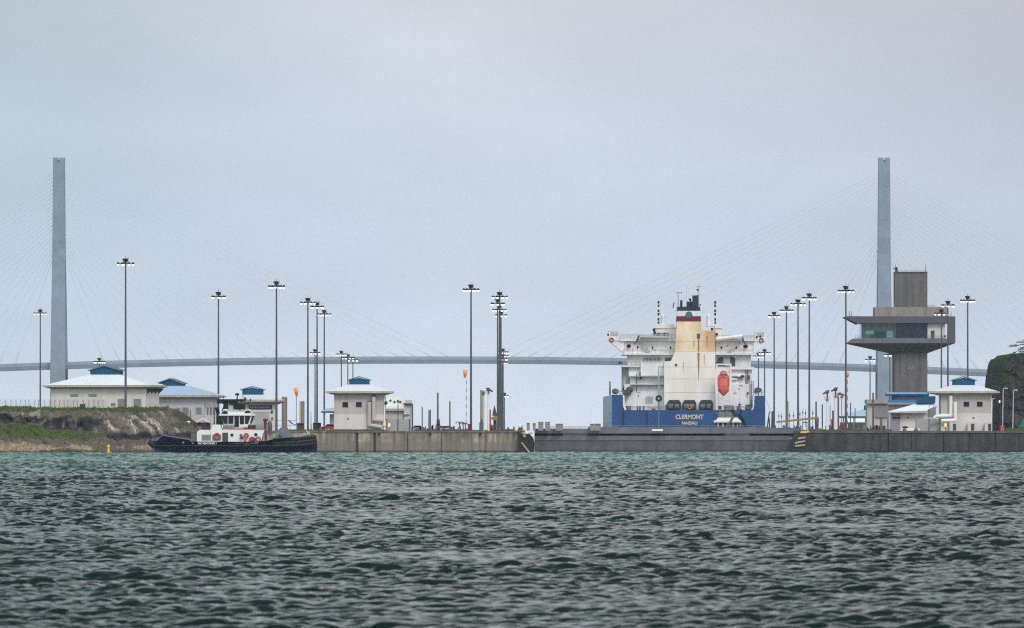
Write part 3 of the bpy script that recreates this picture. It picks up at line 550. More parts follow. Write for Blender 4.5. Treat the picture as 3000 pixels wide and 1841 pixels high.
# ------------------------------------------------------------------ hip-roofed lock buildings
def hip_building(name, label, cat, D, x0, x1, ybase, ytop, over, yr, rx0, rx1, cup, dep, rot=0, wallm=WALL, roofm=ROOFW, wins=(), fascia=9, split=None, lower=None, cupdep=4, roofback=None, base=None):
    cx = X((x0 + x1) / 2, D); zb = base if base is not None else Z(ybase, D); t = thing(name, label, cat, (cx, D, zb)); piv = (X(x1, D), D) if rot < 0 else (X(x0, D), D)
    def fin(b, nm, m, par=t): b.rot(rot, *piv); return b.build(nm, m, par)
    zt = Z(ytop, D); b = MB()
    if split:
        b.box(X(x0, D), X(x1, D), D, D + dep, Z(split, D), zt); fin(b, 'wall', wallm); b = MB(); b.box(X(x0, D) - .04, X(x1, D) + .04, D - .04, D + dep, zb, Z(split, D) - .005); fin(b, 'lower_wall', lower)
    else: b.box(X(x0, D), X(x1, D), D, D + dep, zb, zt); fin(b, 'wall', wallm)
    ex0, ex1, ey0, ey1 = X(x0, D) - over[0], X(x1, D) + over[1], D - over[2], D + dep + over[2]; fz0, fz1 = zt - fascia * .1 * D / F, zt + fascia * D / F
    b = MB(); b.box(ex0, ex1, ey0, ey1, fz1 - .32, fz1); b.add([(ex0 + .15, ey0 + .15, fz1 - .32), (ex1 - .15, ey0 + .15, fz1 - .32), (ex1 - .15, ey1 - .15, fz1 - .32), (ex0 + .15, ey1 - .15, fz1 - .32), (X(x0, D) - .05, D - .05, zt - .1), (X(x1, D) + .05, D - .05, zt - .1), (X(x1, D) + .05, D + dep + .05, zt - .1), (X(x0, D) - .05, D + dep + .05, zt - .1)], [(0, 1, 5, 4), (1, 2, 6, 5), (2, 3, 7, 6), (3, 0, 4, 7)])
    fin(b, 'eave', EAVE)
    # roof: truncated hip with standing seams
    ax0, ax1, ay0, ay1 = ex0 + .25, ex1 - .25, ey0 + .25, ey1 - .25; mid = (ay0 + ay1) / 2; ty0 = mid - cupdep / 2; ty1 = mid + cupdep / 2; Dm = ty0
    tx0, tx1 = X(rx0, Dm), X(rx1, Dm); zr0 = fz1 + .02; zr1 = Z(yr, Dm)
    b = MB(); b.add([(ax0, ay0, zr0), (ax1, ay0, zr0), (ax1, ay1, zr0), (ax0, ay1, zr0), (tx0, ty0, zr1), (tx1, ty0, zr1), (tx1, ty1, zr1), (tx0, ty1, zr1)], [(0, 1, 5, 4), (1, 2, 6, 5), (2, 3, 7, 6), (3, 0, 4, 7), (4, 5, 6, 7)])
    n = int((ax1 - ax0) / .75)
    for i in range(1, n):
        x = ax0 + (ax1 - ax0) * i / n; q = min(1, (x - ax0) / max(.01, tx0 - ax0) if x < tx0 else 1, (ax1 - x) / max(.01, ax1 - tx1) if x > tx1 else 1)
        for s0, s1 in ((ay0, ty0), (ay1, ty1)): b.tube((x, s0, zr0 + .03), (x, s0 + (s1 - s0) * q, zr0 + .03 + (zr1 - zr0) * q), .035, n=4)
    rf = fin(b, 'roof', roofm)
    # cupola: gabled blue lantern
    c0, c1, cye, cyp = cup; cz = Z(cye, Dm); cp = Z(cyp, Dm); k0, k1 = X(c0, Dm) + .35, X(c1, Dm) - .35
    b = MB(); b.prism([(k0, zr1 - .3), (k1, zr1 - .3), (k1, cz), ((k0 + k1) / 2, cp - .15), (k0, cz)], ty0, ty1); cu = fin(b, 'cupola', BLUE)
    b = MB(); a, m_, c_ = k0 - .35, (k0 + k1) / 2, k1 + .35
    b.prism([(a, cz - .12), (m_, cp - .02), (c_, cz - .12), (c_, cz + .06), (m_, cp + .16), (a, cz + .06)], ty0 - .3, ty1 + .3); b.rot(rot, *piv); b.build('cupola_roof', mat('cupola_roof_grey_blue', (.10, .17, .24), .4), cu)
    for (a, c_, y0, y1, gm) in wins:
        b = MB(); b.pb(D - .07, a, y0, c_, y1, .06); wn = fin(b, 'window', WALLG); b = MB(); b.pb(D - .10, a + 1.2, y0 + 1.2, c_ - 1.2, y1 - 1.2, .026); b.rot(rot, *piv); b.build('pane', gm, wn)
    return t, fin
LOUV = mat('grey_louvre', (.24, .24, .26), .7, var=.1, scale=3)
A, fin = hip_building('service_building', 'large white-roofed cream building with blue cupola on top of the grassy bank', 'building', 1672, 143, 427, 1200, 1138, (1.3, 1.3, 1.3), 1098, 246, 338, (244, 340, 1085, 1073), 11.5, R(-10), wins=((343, 368, 1168, 1193, LOUV), (390, 414, 1168, 1193, LOUV)), fascia=9, base=7.2)
for x0, x1, y0, y1 in ((201, 225, 1155, 1162), (256, 280, 1155, 1162), (323, 336, 1181, 1190)):
    b = MB(); b.pb(1672 - .08, x0, y0, x1, y1, .07); fin(b, 'vent', LOUV)
xr = X(427, 1672)
for k in range(4):
    y = 1672 + 1.0 + k * 3.1; z0 = Z(1138, 1672); b = MB(); b.add([(xr + .02, y, z0 - .1), (xr + 1.15, y, z0), (xr + .02, y, z0 - 1.1), (xr + .02, y + .25, z0 - .1), (xr + 1.15, y + .25, z0), (xr + .02, y + .25, z0 - 1.1)], [(0, 1, 2), (5, 4, 3), (0, 3, 4, 1), (1, 4, 5, 2), (2, 5, 3, 0)]); fin(b, 'bracket', GALVD)
b = MB(); b.box(xr + .03, xr + .09, 1672.6, 1683, 7.3, Z(1150, 1672)); fin(b, 'side_cladding', WALLP)
Bb, fin = hip_building('service_building', 'pale building with light blue roof and blue cupola, half hidden by the large white-roofed one', 'building', 1700, 400, 598, 1258, 1165, (1.4, 1.4, 1.3), 1131, 440, 532, (444, 524, 1124, 1111), 13, R(-9), WALLG, ROOFB, wins=((532, 553, 1193, 1215, LOUV), (573, 592, 1193, 1214, LOUV)), fascia=6)
b = MB(); b.pb(1699.9, 516, 1195, 527, 1201, .09); fin(b, 'vent', LOUV)
b = MB(); b.ptube(1699.85, (558, 1200), (558, 1256), .06, n=6); fin(b, 'downpipe', GALV)
xr = X(598, 1700); b = MB(); b.box(xr + .03, xr + .09, 1700.8, 1712.5, GZ, Z(1178, 1700)); fin(b, 'side_cladding', WALLP)
for k in (0, 1, 2):
    b = MB(); b.box(xr + .1, xr + .14, 1702 + 3.2 * k, 1703.6 + 3.2 * k, Z(1216, 1700), Z(1194, 1700)); fin(b, 'window', LOUV)
D = 1665
Cb, fin = hip_building('warehouse', 'white-roofed building with blue cupola and dark blue sign behind the tugboat', 'building', D, 668, 808, 1262, 1184, (1.9, 1.5, 1.4), 1157, 706, 780, (704, 776, 1142, 1134), 12, 0, WALL, ROOFW, fascia=12)
b = MB(); b.pb(D - .12, 729, 1187.5, 797, 1199.5, .11); sg = b.build('sign_board', mat('sign_navy', (.006, .02, .07), .5), Cb)
lettering('Esclusas de Agua Clara', mat('sign_letter', (.35, .42, .6), .5), sg, 733, 1190.5, 789, 1196.5, D - .12)
b = MB(); b.pb(D - .15, 791.5, 1189, 796, 1198, .025); b.build('sign_mark', CRIM, sg)
b = MB(); b.pb(D - .06, 746, 1208, 789, 1262, .05); b.build('shutter_door', mat('shutter_grey', (.42, .41, .42), .6, var=.06), Cb)
b = MB(); b.pb(D - .1, 744, 1206, 791, 1208.5, .09); b.build('lintel', WALLG, Cb)
for px, y0, y1 in ((794, 1203, 1212),): b = MB(); b.pb(D - .1, px, y0, px + 5, y1, .09); b.build('notice', NAVY, Cb)
b = MB(); b.pb(D - .3, 795, 1223, 800, 1230, .29); b.build('meter_box', GALV, Cb)
D = 1656
Db, fin = hip_building('pump_house', 'square cream pump house with grey ducts, standing alone above the tan quay wall', 'building', D, 979, 1128, 1262, 1156, (1.5, 1.5, 1.4), 1127, 1021, 1086, (1017, 1088, 1114, 1105), 8.5, 0, WALL2, ROOFW, wins=((1002, 1021, 1177, 1195, GLASS), (1042, 1061, 1177, 1194, GLASS)), fascia=9, split=1214, lower=WALL, cupdep=3)
b = MB(); b.pb(D - .1, 1017, 1225, 1022, 1229, .09); b.build('vent', BRN, Db)
def duct(par, D, pts, r, m, off=.5):
    b = MB(); P = [Vector((X(a, D), D - off, Z(c, D))) for a, c in pts]
    for p, q in zip(P, P[1:]): b.tube(p, q, r, r, 12)
    for p in P[1:-1]: b.ell(p, r * 1.02, r * 1.02, r * 1.02, 12, 8)
    return b.build('duct', m, par, smooth=False)
duct(Db, D, [(1095, 1163), (1095, 1230), (1124, 1232)], .36, WALL2, .6); duct(Db, D, [(1082, 1178), (1082, 1246), (1120, 1252)], .36, WALL2, .6)
b = MB(); b.pb(D - .5, 1077, 1174, 1087, 1180, .48); b.pb(D - .5, 1090, 1156, 1101, 1164, .48); b.build('duct_outlet', GALVD, Db)
b = MB(); b.ptube(D - .15, (1126, 1160), (1126, 1262), .13); b.pb(D - .4, 1123, 1235, 1130, 1248, .39); b.pb(D - .4, 1123, 1256, 1130, 1263, .39); b.build('downpipe', WHITE, Db)
b = MB(); b.pb(D - .3, 1131, 1177, 1135, 1184, .3); b.ell((X(1131, D), D - .4, Z(1181, D)), .3, .3, .34); b.build('siren', GALVD, Db)
def lamp_box(px, y0, y1, D, lab):
    t = thing('warning_lamp', lab, 'lamp', (X(px, D), D, Z(1264, D)), 'amber warning lamps on the quays'); b = MB(); b.ell((X(px, D), D, Z((y0 + y1) / 2, D)), .22, .22, (y1 - y0) / 2 * D / F); b.build('lens', AMBER, t); b = MB(); b.pole(D, px, y1, 1265, .05); b.build('post', BRN, t)
lamp_box(1140, 1240, 1252, 1654, 'glowing amber lamp on a short post right of the small pump house'); lamp_box(2770, 1240, 1252, 1652, 'glowing amber lamp at the left corner of the right quay pump house')
D = 1655
Eb, fin = hip_building('pump_house', 'cream pump house with white bent ducts and air conditioners, before the rock cutting', 'building', D, 2757, 2905, 1266, 1157, (2.2, 1.4, 1.4), 1129, 2792, 2860, (2786, 2862, 1115, 1105), 8.5, 0, WALL2, ROOFW, wins=((2822, 2841, 1176, 1193, GLASS), (2861, 2880, 1176, 1193, GLASS)), fascia=10, split=1211, lower=WALL, cupdep=3)
duct(Eb, D, [(2785, 1160), (2785, 1218), (2742, 1220), (2737, 1225)], .32, WHITE, .6); duct(Eb, D, [(2798, 1178), (2798, 1232), (2757, 1233)], .32, WHITE, .9)
b = MB(); b.pb(D - .09, 2849, 1223, 2855, 1227, .08); b.build('vent', BRN, Eb); b = MB(); b.ptube(D - .1, (2904, 1160), (2904, 1263), .1); b.build('downpipe', WHITE, Eb)
for px, lab in ((2793, 'grey air conditioner at the pump house corner, nearest the amber lamp'), (2846, 'grey air conditioner below the pump house windows, middle of the row'), (2896, 'grey air conditioner at the right corner of the pump house')):
    t = thing('air_conditioner', lab, 'air conditioner', (X(px, D), D - 1.2, Z(1266, D)), 'air conditioners along the pump house'); b = MB(); b.pb(D - 1.2, px - 11, 1238, px + 11, 1265, .8); b.build('casing', WALLG, t); b = MB(); b.pb(D - 1.24, px - 1, 1242, px + 8, 1262, .035); b.build('grille', GALVD, t)
# annex buildings behind the left pump house
D = 1700
t = thing('equipment_house', 'flat-roofed pale equipment building with machines on its roof, right of the small pump house', 'building', (X(1170, D), D, GZ))
b = MB(); b.pb(D, 1129, 1203, 1182, 1262, 8); b.build('wall', WALL2, t); b = MB(); b.pb(D - .8, 1127, 1190, 1183, 1198, 9); b.build('roof', ROOFW, t); b = MB(); b.pb(D - .7, 1127, 1198, 1183, 1204, 8.8); b.build('fascia', EAVE, t)
b = MB(); b.pb(D + 4, 1128, 1163, 1180, 1190, 3); b.build('plant_room', WALLP, t)
for px, py in ((1143, 1174), (1155, 1178), (1165, 1176), (1172, 1178)): b = MB(); b.disc((X(px, D), D + 3.88, Z(py, D)), .22, .1, 10); b.build('vent', GALVD, t)
b = MB(); b.pb(D - 1, 1186, 1173, 1206, 1183, 6); b.pb(D - .5, 1183, 1183, 1205, 1262, 5); b.build('tower_block', mat('pinkish_render', (.6, .56, .56), .8), t); b = MB(); b.pb(D - 1.1, 1181, 1182, 1208, 1185, 6.2); b.build('canopy', GALVD, t)
b = MB(); b.ptube(D - 1.2, (1208, 1184), (1209, 1258), .12); b.build('column', GALVD, t)
D = 1660
t = thing('fence', 'grey sheet metal screen fence right of the small pump house', 'fence', (X(1168, D), D, GZ)); b = MB(); b.pb(D, 1133, 1229, 1200, 1264, .1); b.build('fence_panel', mat('sheet_grey', (.40, .40, .42), .6, var=.08), t)
for px in (1133, 1166, 1200): b = MB(); b.pole(D - .1, px, 1227 if px != 1166 else 1172, 1264, .07); b.build('post', GALVD, t)
t = thing('awning', 'teal awning jutting from the wall behind the grey screen fence', 'awning', (X(1190, 1690), 1690, Z(1222, 1690))); b = MB(); b.pp(1690, [(1180, 1222), (1181, 1215), (1196, 1214), (1202, 1218), (1195, 1221)], 1.5); b.build('canvas', mat('teal_canvas', (.08, .2, .19), .7), t); b = MB(); b.ptube(1690.7, (1183, 1220), (1181, 1226), .04); b.build('strut', GALVD, t)
D = 1680
t = thing('open_shelter', 'open shelter with pale blue roof touching the left side of the small pump house', 'shelter', (X(962, D), D, GZ))
b = MB(); b.add([(X(941, D), D, Z(1206, D)), (X(985, D), D, Z(1206, D)), (X(985, D), D + 6, Z(1194, D)), (X(955, D), D + 6, Z(1197, D))], [(0, 1, 2, 3)]); b.pb(D, 941, 1203, 985, 1205.5, 6); b.build('roof', ROOFB, t); b = MB(); b.pb(D - .05, 941, 1205.6, 985, 1210, 6); b.build('fascia', GALVD, t)
for px in (950, 976): b = MB(); b.pb(D + .5, px, 1210, px + 2, 1262, .3); b.build('column', GALV, t)
b = MB(); b.pb(D + 2, 966, 1214, 984, 1262, 3); b.build('wall', WALL2, t)
# right quay buildings
D = 1720
t = thing('office_block', 'grey concrete office block with flat roof slab and a dark screen', 'building', (X(2570, D), D, GZ))
b = MB(); b.pb(D, 2541, 1182, 2598, 1264, 8); b.build('wall', WALL2, t); b = MB(); b.pb(D - .8, 2539, 1171, 2601, 1183, 10); b.build('roof_slab', CONC_LT, t); b = MB(); b.pb(D - .3, 2564, 1184, 2601, 1224, .25); b.build('screen', GREYP, t); b = MB(); b.pb(D - .2, 2580, 1224, 2584, 1262, .18); b.build('downpipe', BRN, t)
D = 1760
t = thing('blue_roofed_hall', 'hall with two tiers of bright blue roof directly below the control tower stem', 'building', (X(2665, D), D, GZ))
b = MB(); b.pb(D - 1.2, 2598, 1150, 2722, 1155, 10); b.build('upper_roof', mat('sky_blue_sheet', (.25, .50, .85), .35), t); b = MB(); b.pb(D - 1.25, 2599, 1155.2, 2722, 1159.5, 10); b.build('upper_fascia', BLUE, t)
b = MB(); b.pb(D, 2619, 1159.6, 2722, 1174, 8); b.build('upper_wall', GREYP, t); b = MB(); b.pb(D - .6, 2612, 1159.6, 2620, 1176, .5); b.build('column', BLUE, t)
b = MB(); b.pb(D - 2.4, 2599, 1172, 2690, 1179, 12); b.build('lower_roof', BLUE2, t); b = MB(); b.pb(D - 2.5, 2599, 1179.2, 2690, 1186, 12); b.build('fascia', mat('lower_fascia', (.30, .30, .33), .7), t); b = MB(); b.pb(D - 1, 2604, 1186, 2730, 1264, 8); b.build('wall', WALL2, t)
D = 1690
b = MB(); b.pp(D, [(2684, 1182), (2688, 1174), (2706, 1162), (2741, 1161), (2740, 1182)], 4)
t = thing('site_house', 'low cream house with small white hip roof and dark blue gable, below the tall hall', 'building', (X(2680, D), D, GZ)); b.build('gable', BLUE, t)
b = MB(); b.add([(X(2602, D), D - 2, Z(1207, D)), (X(2712, D), D - 2, Z(1204, D)), (X(2711, D), D + 1, Z(1181, D)), (X(2690, D), D + 1, Z(1182, D)), (X(2742, D), D + 1, Z(1190, D)), (X(2737, D), D + 1, Z(1181, D)), (X(2602, D), D + 9, Z(1207, D)), (X(2690, D), D + 6, Z(1182, D)), (X(2742, D), D + 9, Z(1190, D)), (X(2737, D), D + 6, Z(1181, D))], [(0, 1, 2, 3), (1, 4, 5, 2), (0, 3, 7, 6), (4, 8, 9, 5), (3, 2, 5, 9, 7)]); b.build('roof', ROOFW, t)
b = MB(); b.pp(D - 2, [(2601, 1211), (2601, 1207), (2713, 1204), (2713, 1210)], 10); b.pp(D + .8, [(2713, 1196), (2713, 1191), (2744, 1190.5), (2744, 1196)], 7); b.build('fascia', EAVE, t); b = MB(); b.pb(D - .5, 2613, 1211, 2742, 1264, 7); b.build('wall', WALL, t); b = MB(); b.pb(D - .6, 2718, 1196, 2742, 1222, .09); b.build('grille', GREYP, t); b = MB(); b.pb(D - .7, 2613, 1212, 2636, 1264, .15); b.build('door_recess', mat('mauve_grey', (.3, .29, .33), .7), t)
for px in (2618, 2624, 2633): b = MB(); b.disc((X(px, D), D - .85, Z(1225, D)), .16, .12, 10); b.build('wall_lamp', BLK, t)
b = MB(); b.pb(D - .6, 2657, 1222, 2663, 1226, .08); b.build('vent', BRN, t)
D = 1656
t = thing('fence', 'grey panel fence in front of the low cream house, left of the bent ducts', 'fence', (X(2720, D), D, GZ)); b = MB(); b.pb(D, 2682, 1227, 2756, 1266, .12); b.build('fence_panel', mat('panel_grey', (.36, .36, .38), .7, var=.07), t)
for px in (2683, 2722, 2755): b = MB(); b.pole(D - .15, px, 1180 if px == 2722 else 1226, 1266, .06); b.build('post', GALV, t)
t = thing('warning_sign', 'small yellow warning sign on the grey fence below the bent duct', 'sign', (X(2748, D), D - .2, Z(1240, D))); b = MB(); b.pb(D - .2, 2744, 1231, 2752, 1239, .05); b.build('plate', YEL, t); b = MB(); b.pb(D - .22, 2747.3, 1233, 2748.7, 1237, .018); b.build('symbol', BLK, t)
D = 1850
t = thing('market_shelter', 'low pavilion with pale blue hip roof and a lit tube lamp', 'building', (X(2500, D), D, GZ))
b = MB(); b.add([(X(2461, D), D - 2, Z(1220, D)), (X(2560, D), D - 2, Z(1220, D)), (X(2540, D), D + 3, Z(1198, D)), (X(2520, D), D + 3, Z(1203, D)), (X(2461, D), D + 9, Z(1220, D)), (X(2560, D), D + 9, Z(1220, D))], [(0, 1, 2, 3), (0, 3, 4), (4, 3, 2, 5), (1, 5, 2)]); b.build('roof', ROOFB, t); b = MB(); b.pb(D - 2, 2461, 1220.2, 2560, 1225, 11); b.build('fascia', GALVD, t)
for px in (2470, 2500, 2534): b = MB(); b.pb(D - 1.5, px, 1225, px + 3, 1262, .3); b.build('column', GALV, t)
b = MB(); b.pb(D + 1, 2482, 1228, 2541, 1235.5, .3); b.build('tube_lamp', TUBEL, t); b = MB(); b.pb(D + 2, 2462, 1238, 2560, 1262, 3); b.build('low_wall', GREYP, t); b = MB(); b.pb(D + 2, 2532, 1188, 2545, 1200, 2); b.build('cupola', BLUE, t)
# ------------------------------------------------------------------ control tower
D = 2080
t = thing('control_tower', 'tall concrete control tower with wide glazed cabin and inverted pyramid base', 'control tower', (X(2668, D), D, GZ))
b = MB(); b.pb(D + 3.5, 2619, 1034, 2717, 1262, 9); b.build('stem', CONC_TWR, t)
b = MB(); b.pb(D + 4.5, 2622, 800, 2717, 900, 8); b.build('lift_block', CONC_TWR, t); b = MB(); b.pb(D + 4.4, 2621.5, 796.5, 2717.5, 800.5, 8.2); b.build('coping', GALVD, t)
b = MB(); b.pb(D + 4.2, 2619, 892, 2625, 900, .3); b.pb(D + 4.2, 2655, 895, 2672, 900, .3); b.build('step', CONC_TWR, t)
b = MB(); b.pb(D + 2.5, 2563, 900, 2777, 930, 11); b.build('penthouse', mat('penthouse_concrete', (.30, .275, .25), .9, var=.08, streak=.4), t)
P = lambda px, py, dd: (X(px, D), D + dd, Z(py, D))
b = MB(); b.pp(D, [(2474, 929), (2480, 927), (2799, 927.5), (2799, 947), (2518, 947), (2515, 950)], 16); b.build('roof', ROOFUND, t)
b = MB(); b.pp(D, [(2779, 947.2), (2799, 947.2), (2799, 1006), (2779, 1006)], 5); b.build('end_wall', ROOFUND, t)
b = MB(); b.pp(D - .02, [(2484, 1006), (2503, 992), (2778.8, 992), (2778.8, 1006)], 16); b.build('floor_slab', mat('slab_blue_grey', (.15, .155, .19), .7, var=.1, streak=.2), t)
b = MB(); lo = [P(2619, 1036, 3.5), P(2717, 1036, 3.5), P(2717, 1036, 12.5), P(2619, 1036, 12.5)]; up = [P(2486, 1006.3, .05), P(2798.5, 1006.3, .05), P(2798.5, 1006.3, 15.9), P(2486, 1006.3, 15.9)]
b.add(lo + up, [(0, 1, 5, 4), (1, 2, 6, 5), (2, 3, 7, 6), (3, 0, 4, 7), (4, 5, 6, 7)]); b.build('pyramid_base', CONC_TWR, t)
b = MB(); b.pb(D + 1.2, 2524, 947.3, 2625, 991.8, .15); b.box(X(2524, D) - .1, X(2524, D), D + 1.2, D + 13, Z(991.8, D), Z(947.3, D)); g_ = b.build('cabin_glazing', TEAL, t)
b = MB()
for px in (2526, 2553, 2575, 2598, 2612): b.pb(D + 1.1, px, 947.3, px + 1.2, 991.8, .09)
b.build('mullion', GALVD, g_); b = MB(); b.pp(D + 1.05, [(2548, 991.5), (2552, 984), (2570, 973), (2588, 969), (2594, 974), (2596, 991.5)], .04); b.build('blind', mat('dark_teal', (.01, .04, .05), .3), g_); b = MB(); b.pb(D + 1.08, 2536, 969, 2560, 980, .02); b.build('painted_reflection', mat('bright_teal_reflection', (.10, .30, .33), .15), g_); b = MB(); b.pb(D + 1.08, 2598, 970, 2616, 990, .02); b.build('painted_reflection', mat('bright_teal_reflection', (.10, .30, .33), .15), g_)  # the lighter teal patches paint reflections onto the cabin glazing
b = MB(); b.pb(D + 1.0, 2625, 947.3, 2717, 991.8, .2); b.build('dark_panel', NAVGL, t)
b = MB(); b.pb(D + 1.2, 2717.2, 947.3, 2768, 991.8, 10); b.build('cabin_wall', mat('pinkish_white', (.66, .62, .62), .8, var=.04), t); b = MB(); b.pb(D + 1.14, 2727, 969, 2738, 991.8, .05); b.build('door', GALVD, t)
b = MB(); b.rail(D + .3, 2506, 992, 2523, 992, .75, .5, .03, 3); b.rail(D + .3, 2720, 992, 2776, 992, .75, .9, .03, 3); b.build('railing', GALV, t); b = MB(); b.ell(P(2769, 986, .8), .2, .2, .3); b.build('loudspeaker', BLK, t)
for px, y0, dd in ((2626, 773, 5), (2715, 773, 5), (2489, 911, 2), (2495, 911, 2), (2788, 912, 3)): b = MB(); b.pole(D, px, y0, 797 if y0 < 900 else 928, .09, .04, 6, dd); b.build('antenna', GALVD, t)
b = MB(); b.pb(D + 4.6, 2617, 786, 2629, 789, .2); b.pb(D + 4.6, 2624, 783, 2630, 797, .3); b.build('aerial_bracket', GALVD, t); b = MB(); b.rail(D + 5, 2718, 900, 2738, 900, .35, .4, .03, 2); b.rail(D + 4.6, 2632, 797, 2712, 797, .3, 1.5, .025, 1); b.build('roof_railing', GALVD, t)
b = MB()
for pts in ([(2668, 1068), (2671, 1060), (2674, 1068)], [(2664, 1074), (2669, 1068), (2669, 1078), (2664, 1084)], [(2678, 1074), (2673, 1068), (2673, 1078), (2678, 1084)], [(2660, 1080), (2664, 1076), (2663, 1086)], [(2682, 1080), (2678, 1076), (2679, 1086)], [(2666, 1082), (2671, 1079), (2676, 1082), (2671, 1090)]): b.pp(D + 3.4, pts[::-1], .1)
b.build('emblem', mat('emblem_concrete', (.23, .21, .20), .9), t)
lettering('CANAL DE PANAMA', MATS['emblem_concrete'], t, 2634, 1124, 2704, 1130, D + 3.5)
# ------------------------------------------------------------------ blue ship in the chamber
D = 2150
t = thing('tanker_ship', 'large blue-hulled ship with white superstructure and cream funnel, seen from astern behind the gate', 'ship', (X(2016, D), D, -9))
DXL = -.62
b = MB(); b.pp(D, [(1793, 1400), (1793, 1202), (2240, 1202), (2240, 1400)], 150, DXL)
b.pp(D, [(1793, 1202), (1793, 1157), (1824, 1157), (1825, 1190), (1829, 1202)], 150, DXL); b.pp(D, [(2240, 1202), (2206, 1202), (2210, 1190), (2211, 1160), (2240, 1160)], 150, DXL); b.build('hull', HULLB, t)
NM = mat('ship_letter_white', (.72, .70, .64), .6, col2=(.6, .38, .2), scale=2)
lettering('CLERMONT', NM, t, 1979, 1215, 2061, 1228.5, D, 'ship_name', .03, .03); lettering('NASSAU', NM, t, 1998, 1235, 2043, 1244.5, D, 'home_port', .03, .03)
b = MB(); b.pb(D - .05, 1823, 1203, 1829, 1252, .04); b.pb(D - .05, 1893, 1203, 1897, 1252, .04); b.build('weld_seam', NAVY, t)
b = MB(); b.pp(D + .1, [(1824.5, 1157.5), (1829, 1158), (1831, 1190), (1836, 1201.5), (1829.5, 1201.5), (1825.5, 1190)], 9); b.pp(D + .1, [(2205.5, 1201.5), (2201, 1201.5), (2207, 1190), (2207, 1161), (2210.5, 1160.5), (2209.5, 1190)], 9); b.build('bulwark_lining', SHIPW, t)
b = MB(); b.rail(D + .3, 1796, 1157, 1826, 1157, 1.1, .6, .055, 3); b.rail(D + .3, 2207, 1160, 2239, 1160, 1.1, .6, .055, 3); b.rail(D + .4, 1836, 1202, 1950, 1202, .9, 1.2, .05, 3); b.rail(D + .4, 2150, 1202, 2200, 1202, .9, 1.2, .05, 3); b.build('railing', GALV, t)
q = 10
def sb(nm, rects, m, off=0): 
    for r in rects: b = MB(); b.pb(D + off, *r[:4], r[4] if len(r) > 4 else 3); b.build(nm, m, t)
sb('aft_house', [(1829, 1126, 2204, 1202, 12)], SHIPW, 10); sb('lower_deckhouse', [(1846, 1104, 1947, 1126, 12), (2095, 1080, 2203, 1126, 12), (1842, 1076.5, 1880, 1104, 11)], SHIPW, 10.5)
sb('crane_house', [(1877, 1060, 1946, 1101, 10)], SHIPW, 9); sb('deck_edge', [(1846, 1101.3, 1947, 1103.8, 3), (1846, 1126.2, 1946, 1129, 1.5)], SHIPG, 8.6)
sb('side_house', [(1839, 1040.5, 1880, 1071, 12), (2155, 1040.5, 2200, 1076, 12), (1880, 1040.5, 1978, 1060, 12), (2097, 1040.5, 2155, 1084, 12)], mat('ship_pale_grey', (.66, .67, .67), .6, var=.1), 11)
sb('deck', [(1826, 1035, 1978, 1040, 12), (2097, 1035, 2208, 1040, 12), (1821, 1071.3, 1879, 1076, 12), (2140, 1076.3, 2210, 1083, 12)], SHIPW, 9.5)
sb('stair_house', [(1822, 1076.5, 1846, 1150, 8)], mat('stair_grey_paint', (.42, .44, .45), .7, var=.25, scale=.7), 12); sb('bridge_house', [(1829, 1000, 1978, 1034.8, 12), (2097, 1000, 2208, 1034.8, 12)], SHIPW, 12)  # mottled grey block in place of the open stair lattice
b = MB(); b.pp(D + 11.5, [(1828, 1034.5), (1783, 999), (1829, 999)], 8); b.build('wing_bracket', SHIPW, t); b = MB(); b.pp(D + 11.5, [(2244, 1000), (2208, 1034.5), (2208, 1000)], 8); b.build('wing_bracket', SHIPW, t)
b = MB(); b.pp(D + 11.3, [(1783, 998.5), (1783, 970), (1816, 970), (1816, 998.5)], 6); b.build('wing_cab', SHIPW, t); b = MB(); b.pp(D + 11.3, [(2211, 1001), (2211, 972), (2244, 972), (2244, 1001)], 6); b.build('wing_cab', SHIPW, t)
b = MB(); b.pb(D + 11.2, 1782, 969, 1817, 971.5, 6.4); b.build('wing_cab_roof', WHITE, t); b = MB(); b.pb(D + 11.2, 2210, 971, 2245, 973.5, 6.4); b.build('wing_cab_roof', WHITE, t)
sb('wing_deck', [(1816, 992, 1981, 999.5, 10), (2095, 994, 2211, 999.5, 10)], SHIPW, 11); sb('wing_window', [(1789, 974, 1812, 984, .1), (2217, 976, 2238, 986, .1)], mat('pale_glass', (.45, .5, .54), .1), 11.2)
b = MB(); b.rail(D + 10.8, 1818, 992, 1978, 992, .9, .8, .055, 3); b.build('deck_railing', SHIPG, t); b = MB(); b.rail(D + 10.8, 2097, 994, 2209, 994, .9, .8, .055, 3); b.build('deck_railing', SHIPG, t); b = MB(); b.rail(D + 9.4, 1826, 1035, 1976, 1035, .9, 1, .05, 3); b.build('deck_railing', SHIPG, t); b = MB(); b.rail(D + 9.4, 2097, 1035, 2206, 1035, .9, 1, .05, 3); b.build('deck_railing', SHIPG, t); b = MB(); b.rail(D + 9.3, 1822, 1071, 1878, 1071, .9, 1, .05, 3); b.build('deck_railing', SHIPG, t); b = MB(); b.rail(D + 8.5, 1878, 1060, 1945, 1060, .9, .8, .055, 3); b.build('deck_railing', SHIPG, t)
for px, py, r_, m_ in ((1793, 995, .42, RED), (2234, 996, .42, BRN)): b = MB(); b.ring((X(px, D), D + 11.15, Z(py, D)), r_, .14, 'y', 14, 5); b.build('life_ring', m_, t)
b = MB()
for px, py in ((1870, 1017), (1914, 1018), (1967, 1018), (2117, 1018), (2161, 1018), (1783, 980), (2221, 987), (2231, 985)): b.ell((X(px, D), D + 11.2 if 1790 > px or px > 2210 else D + 11.95, Z(py, D)), .22, .1, .3)
b.build('porthole', GLASS, t)
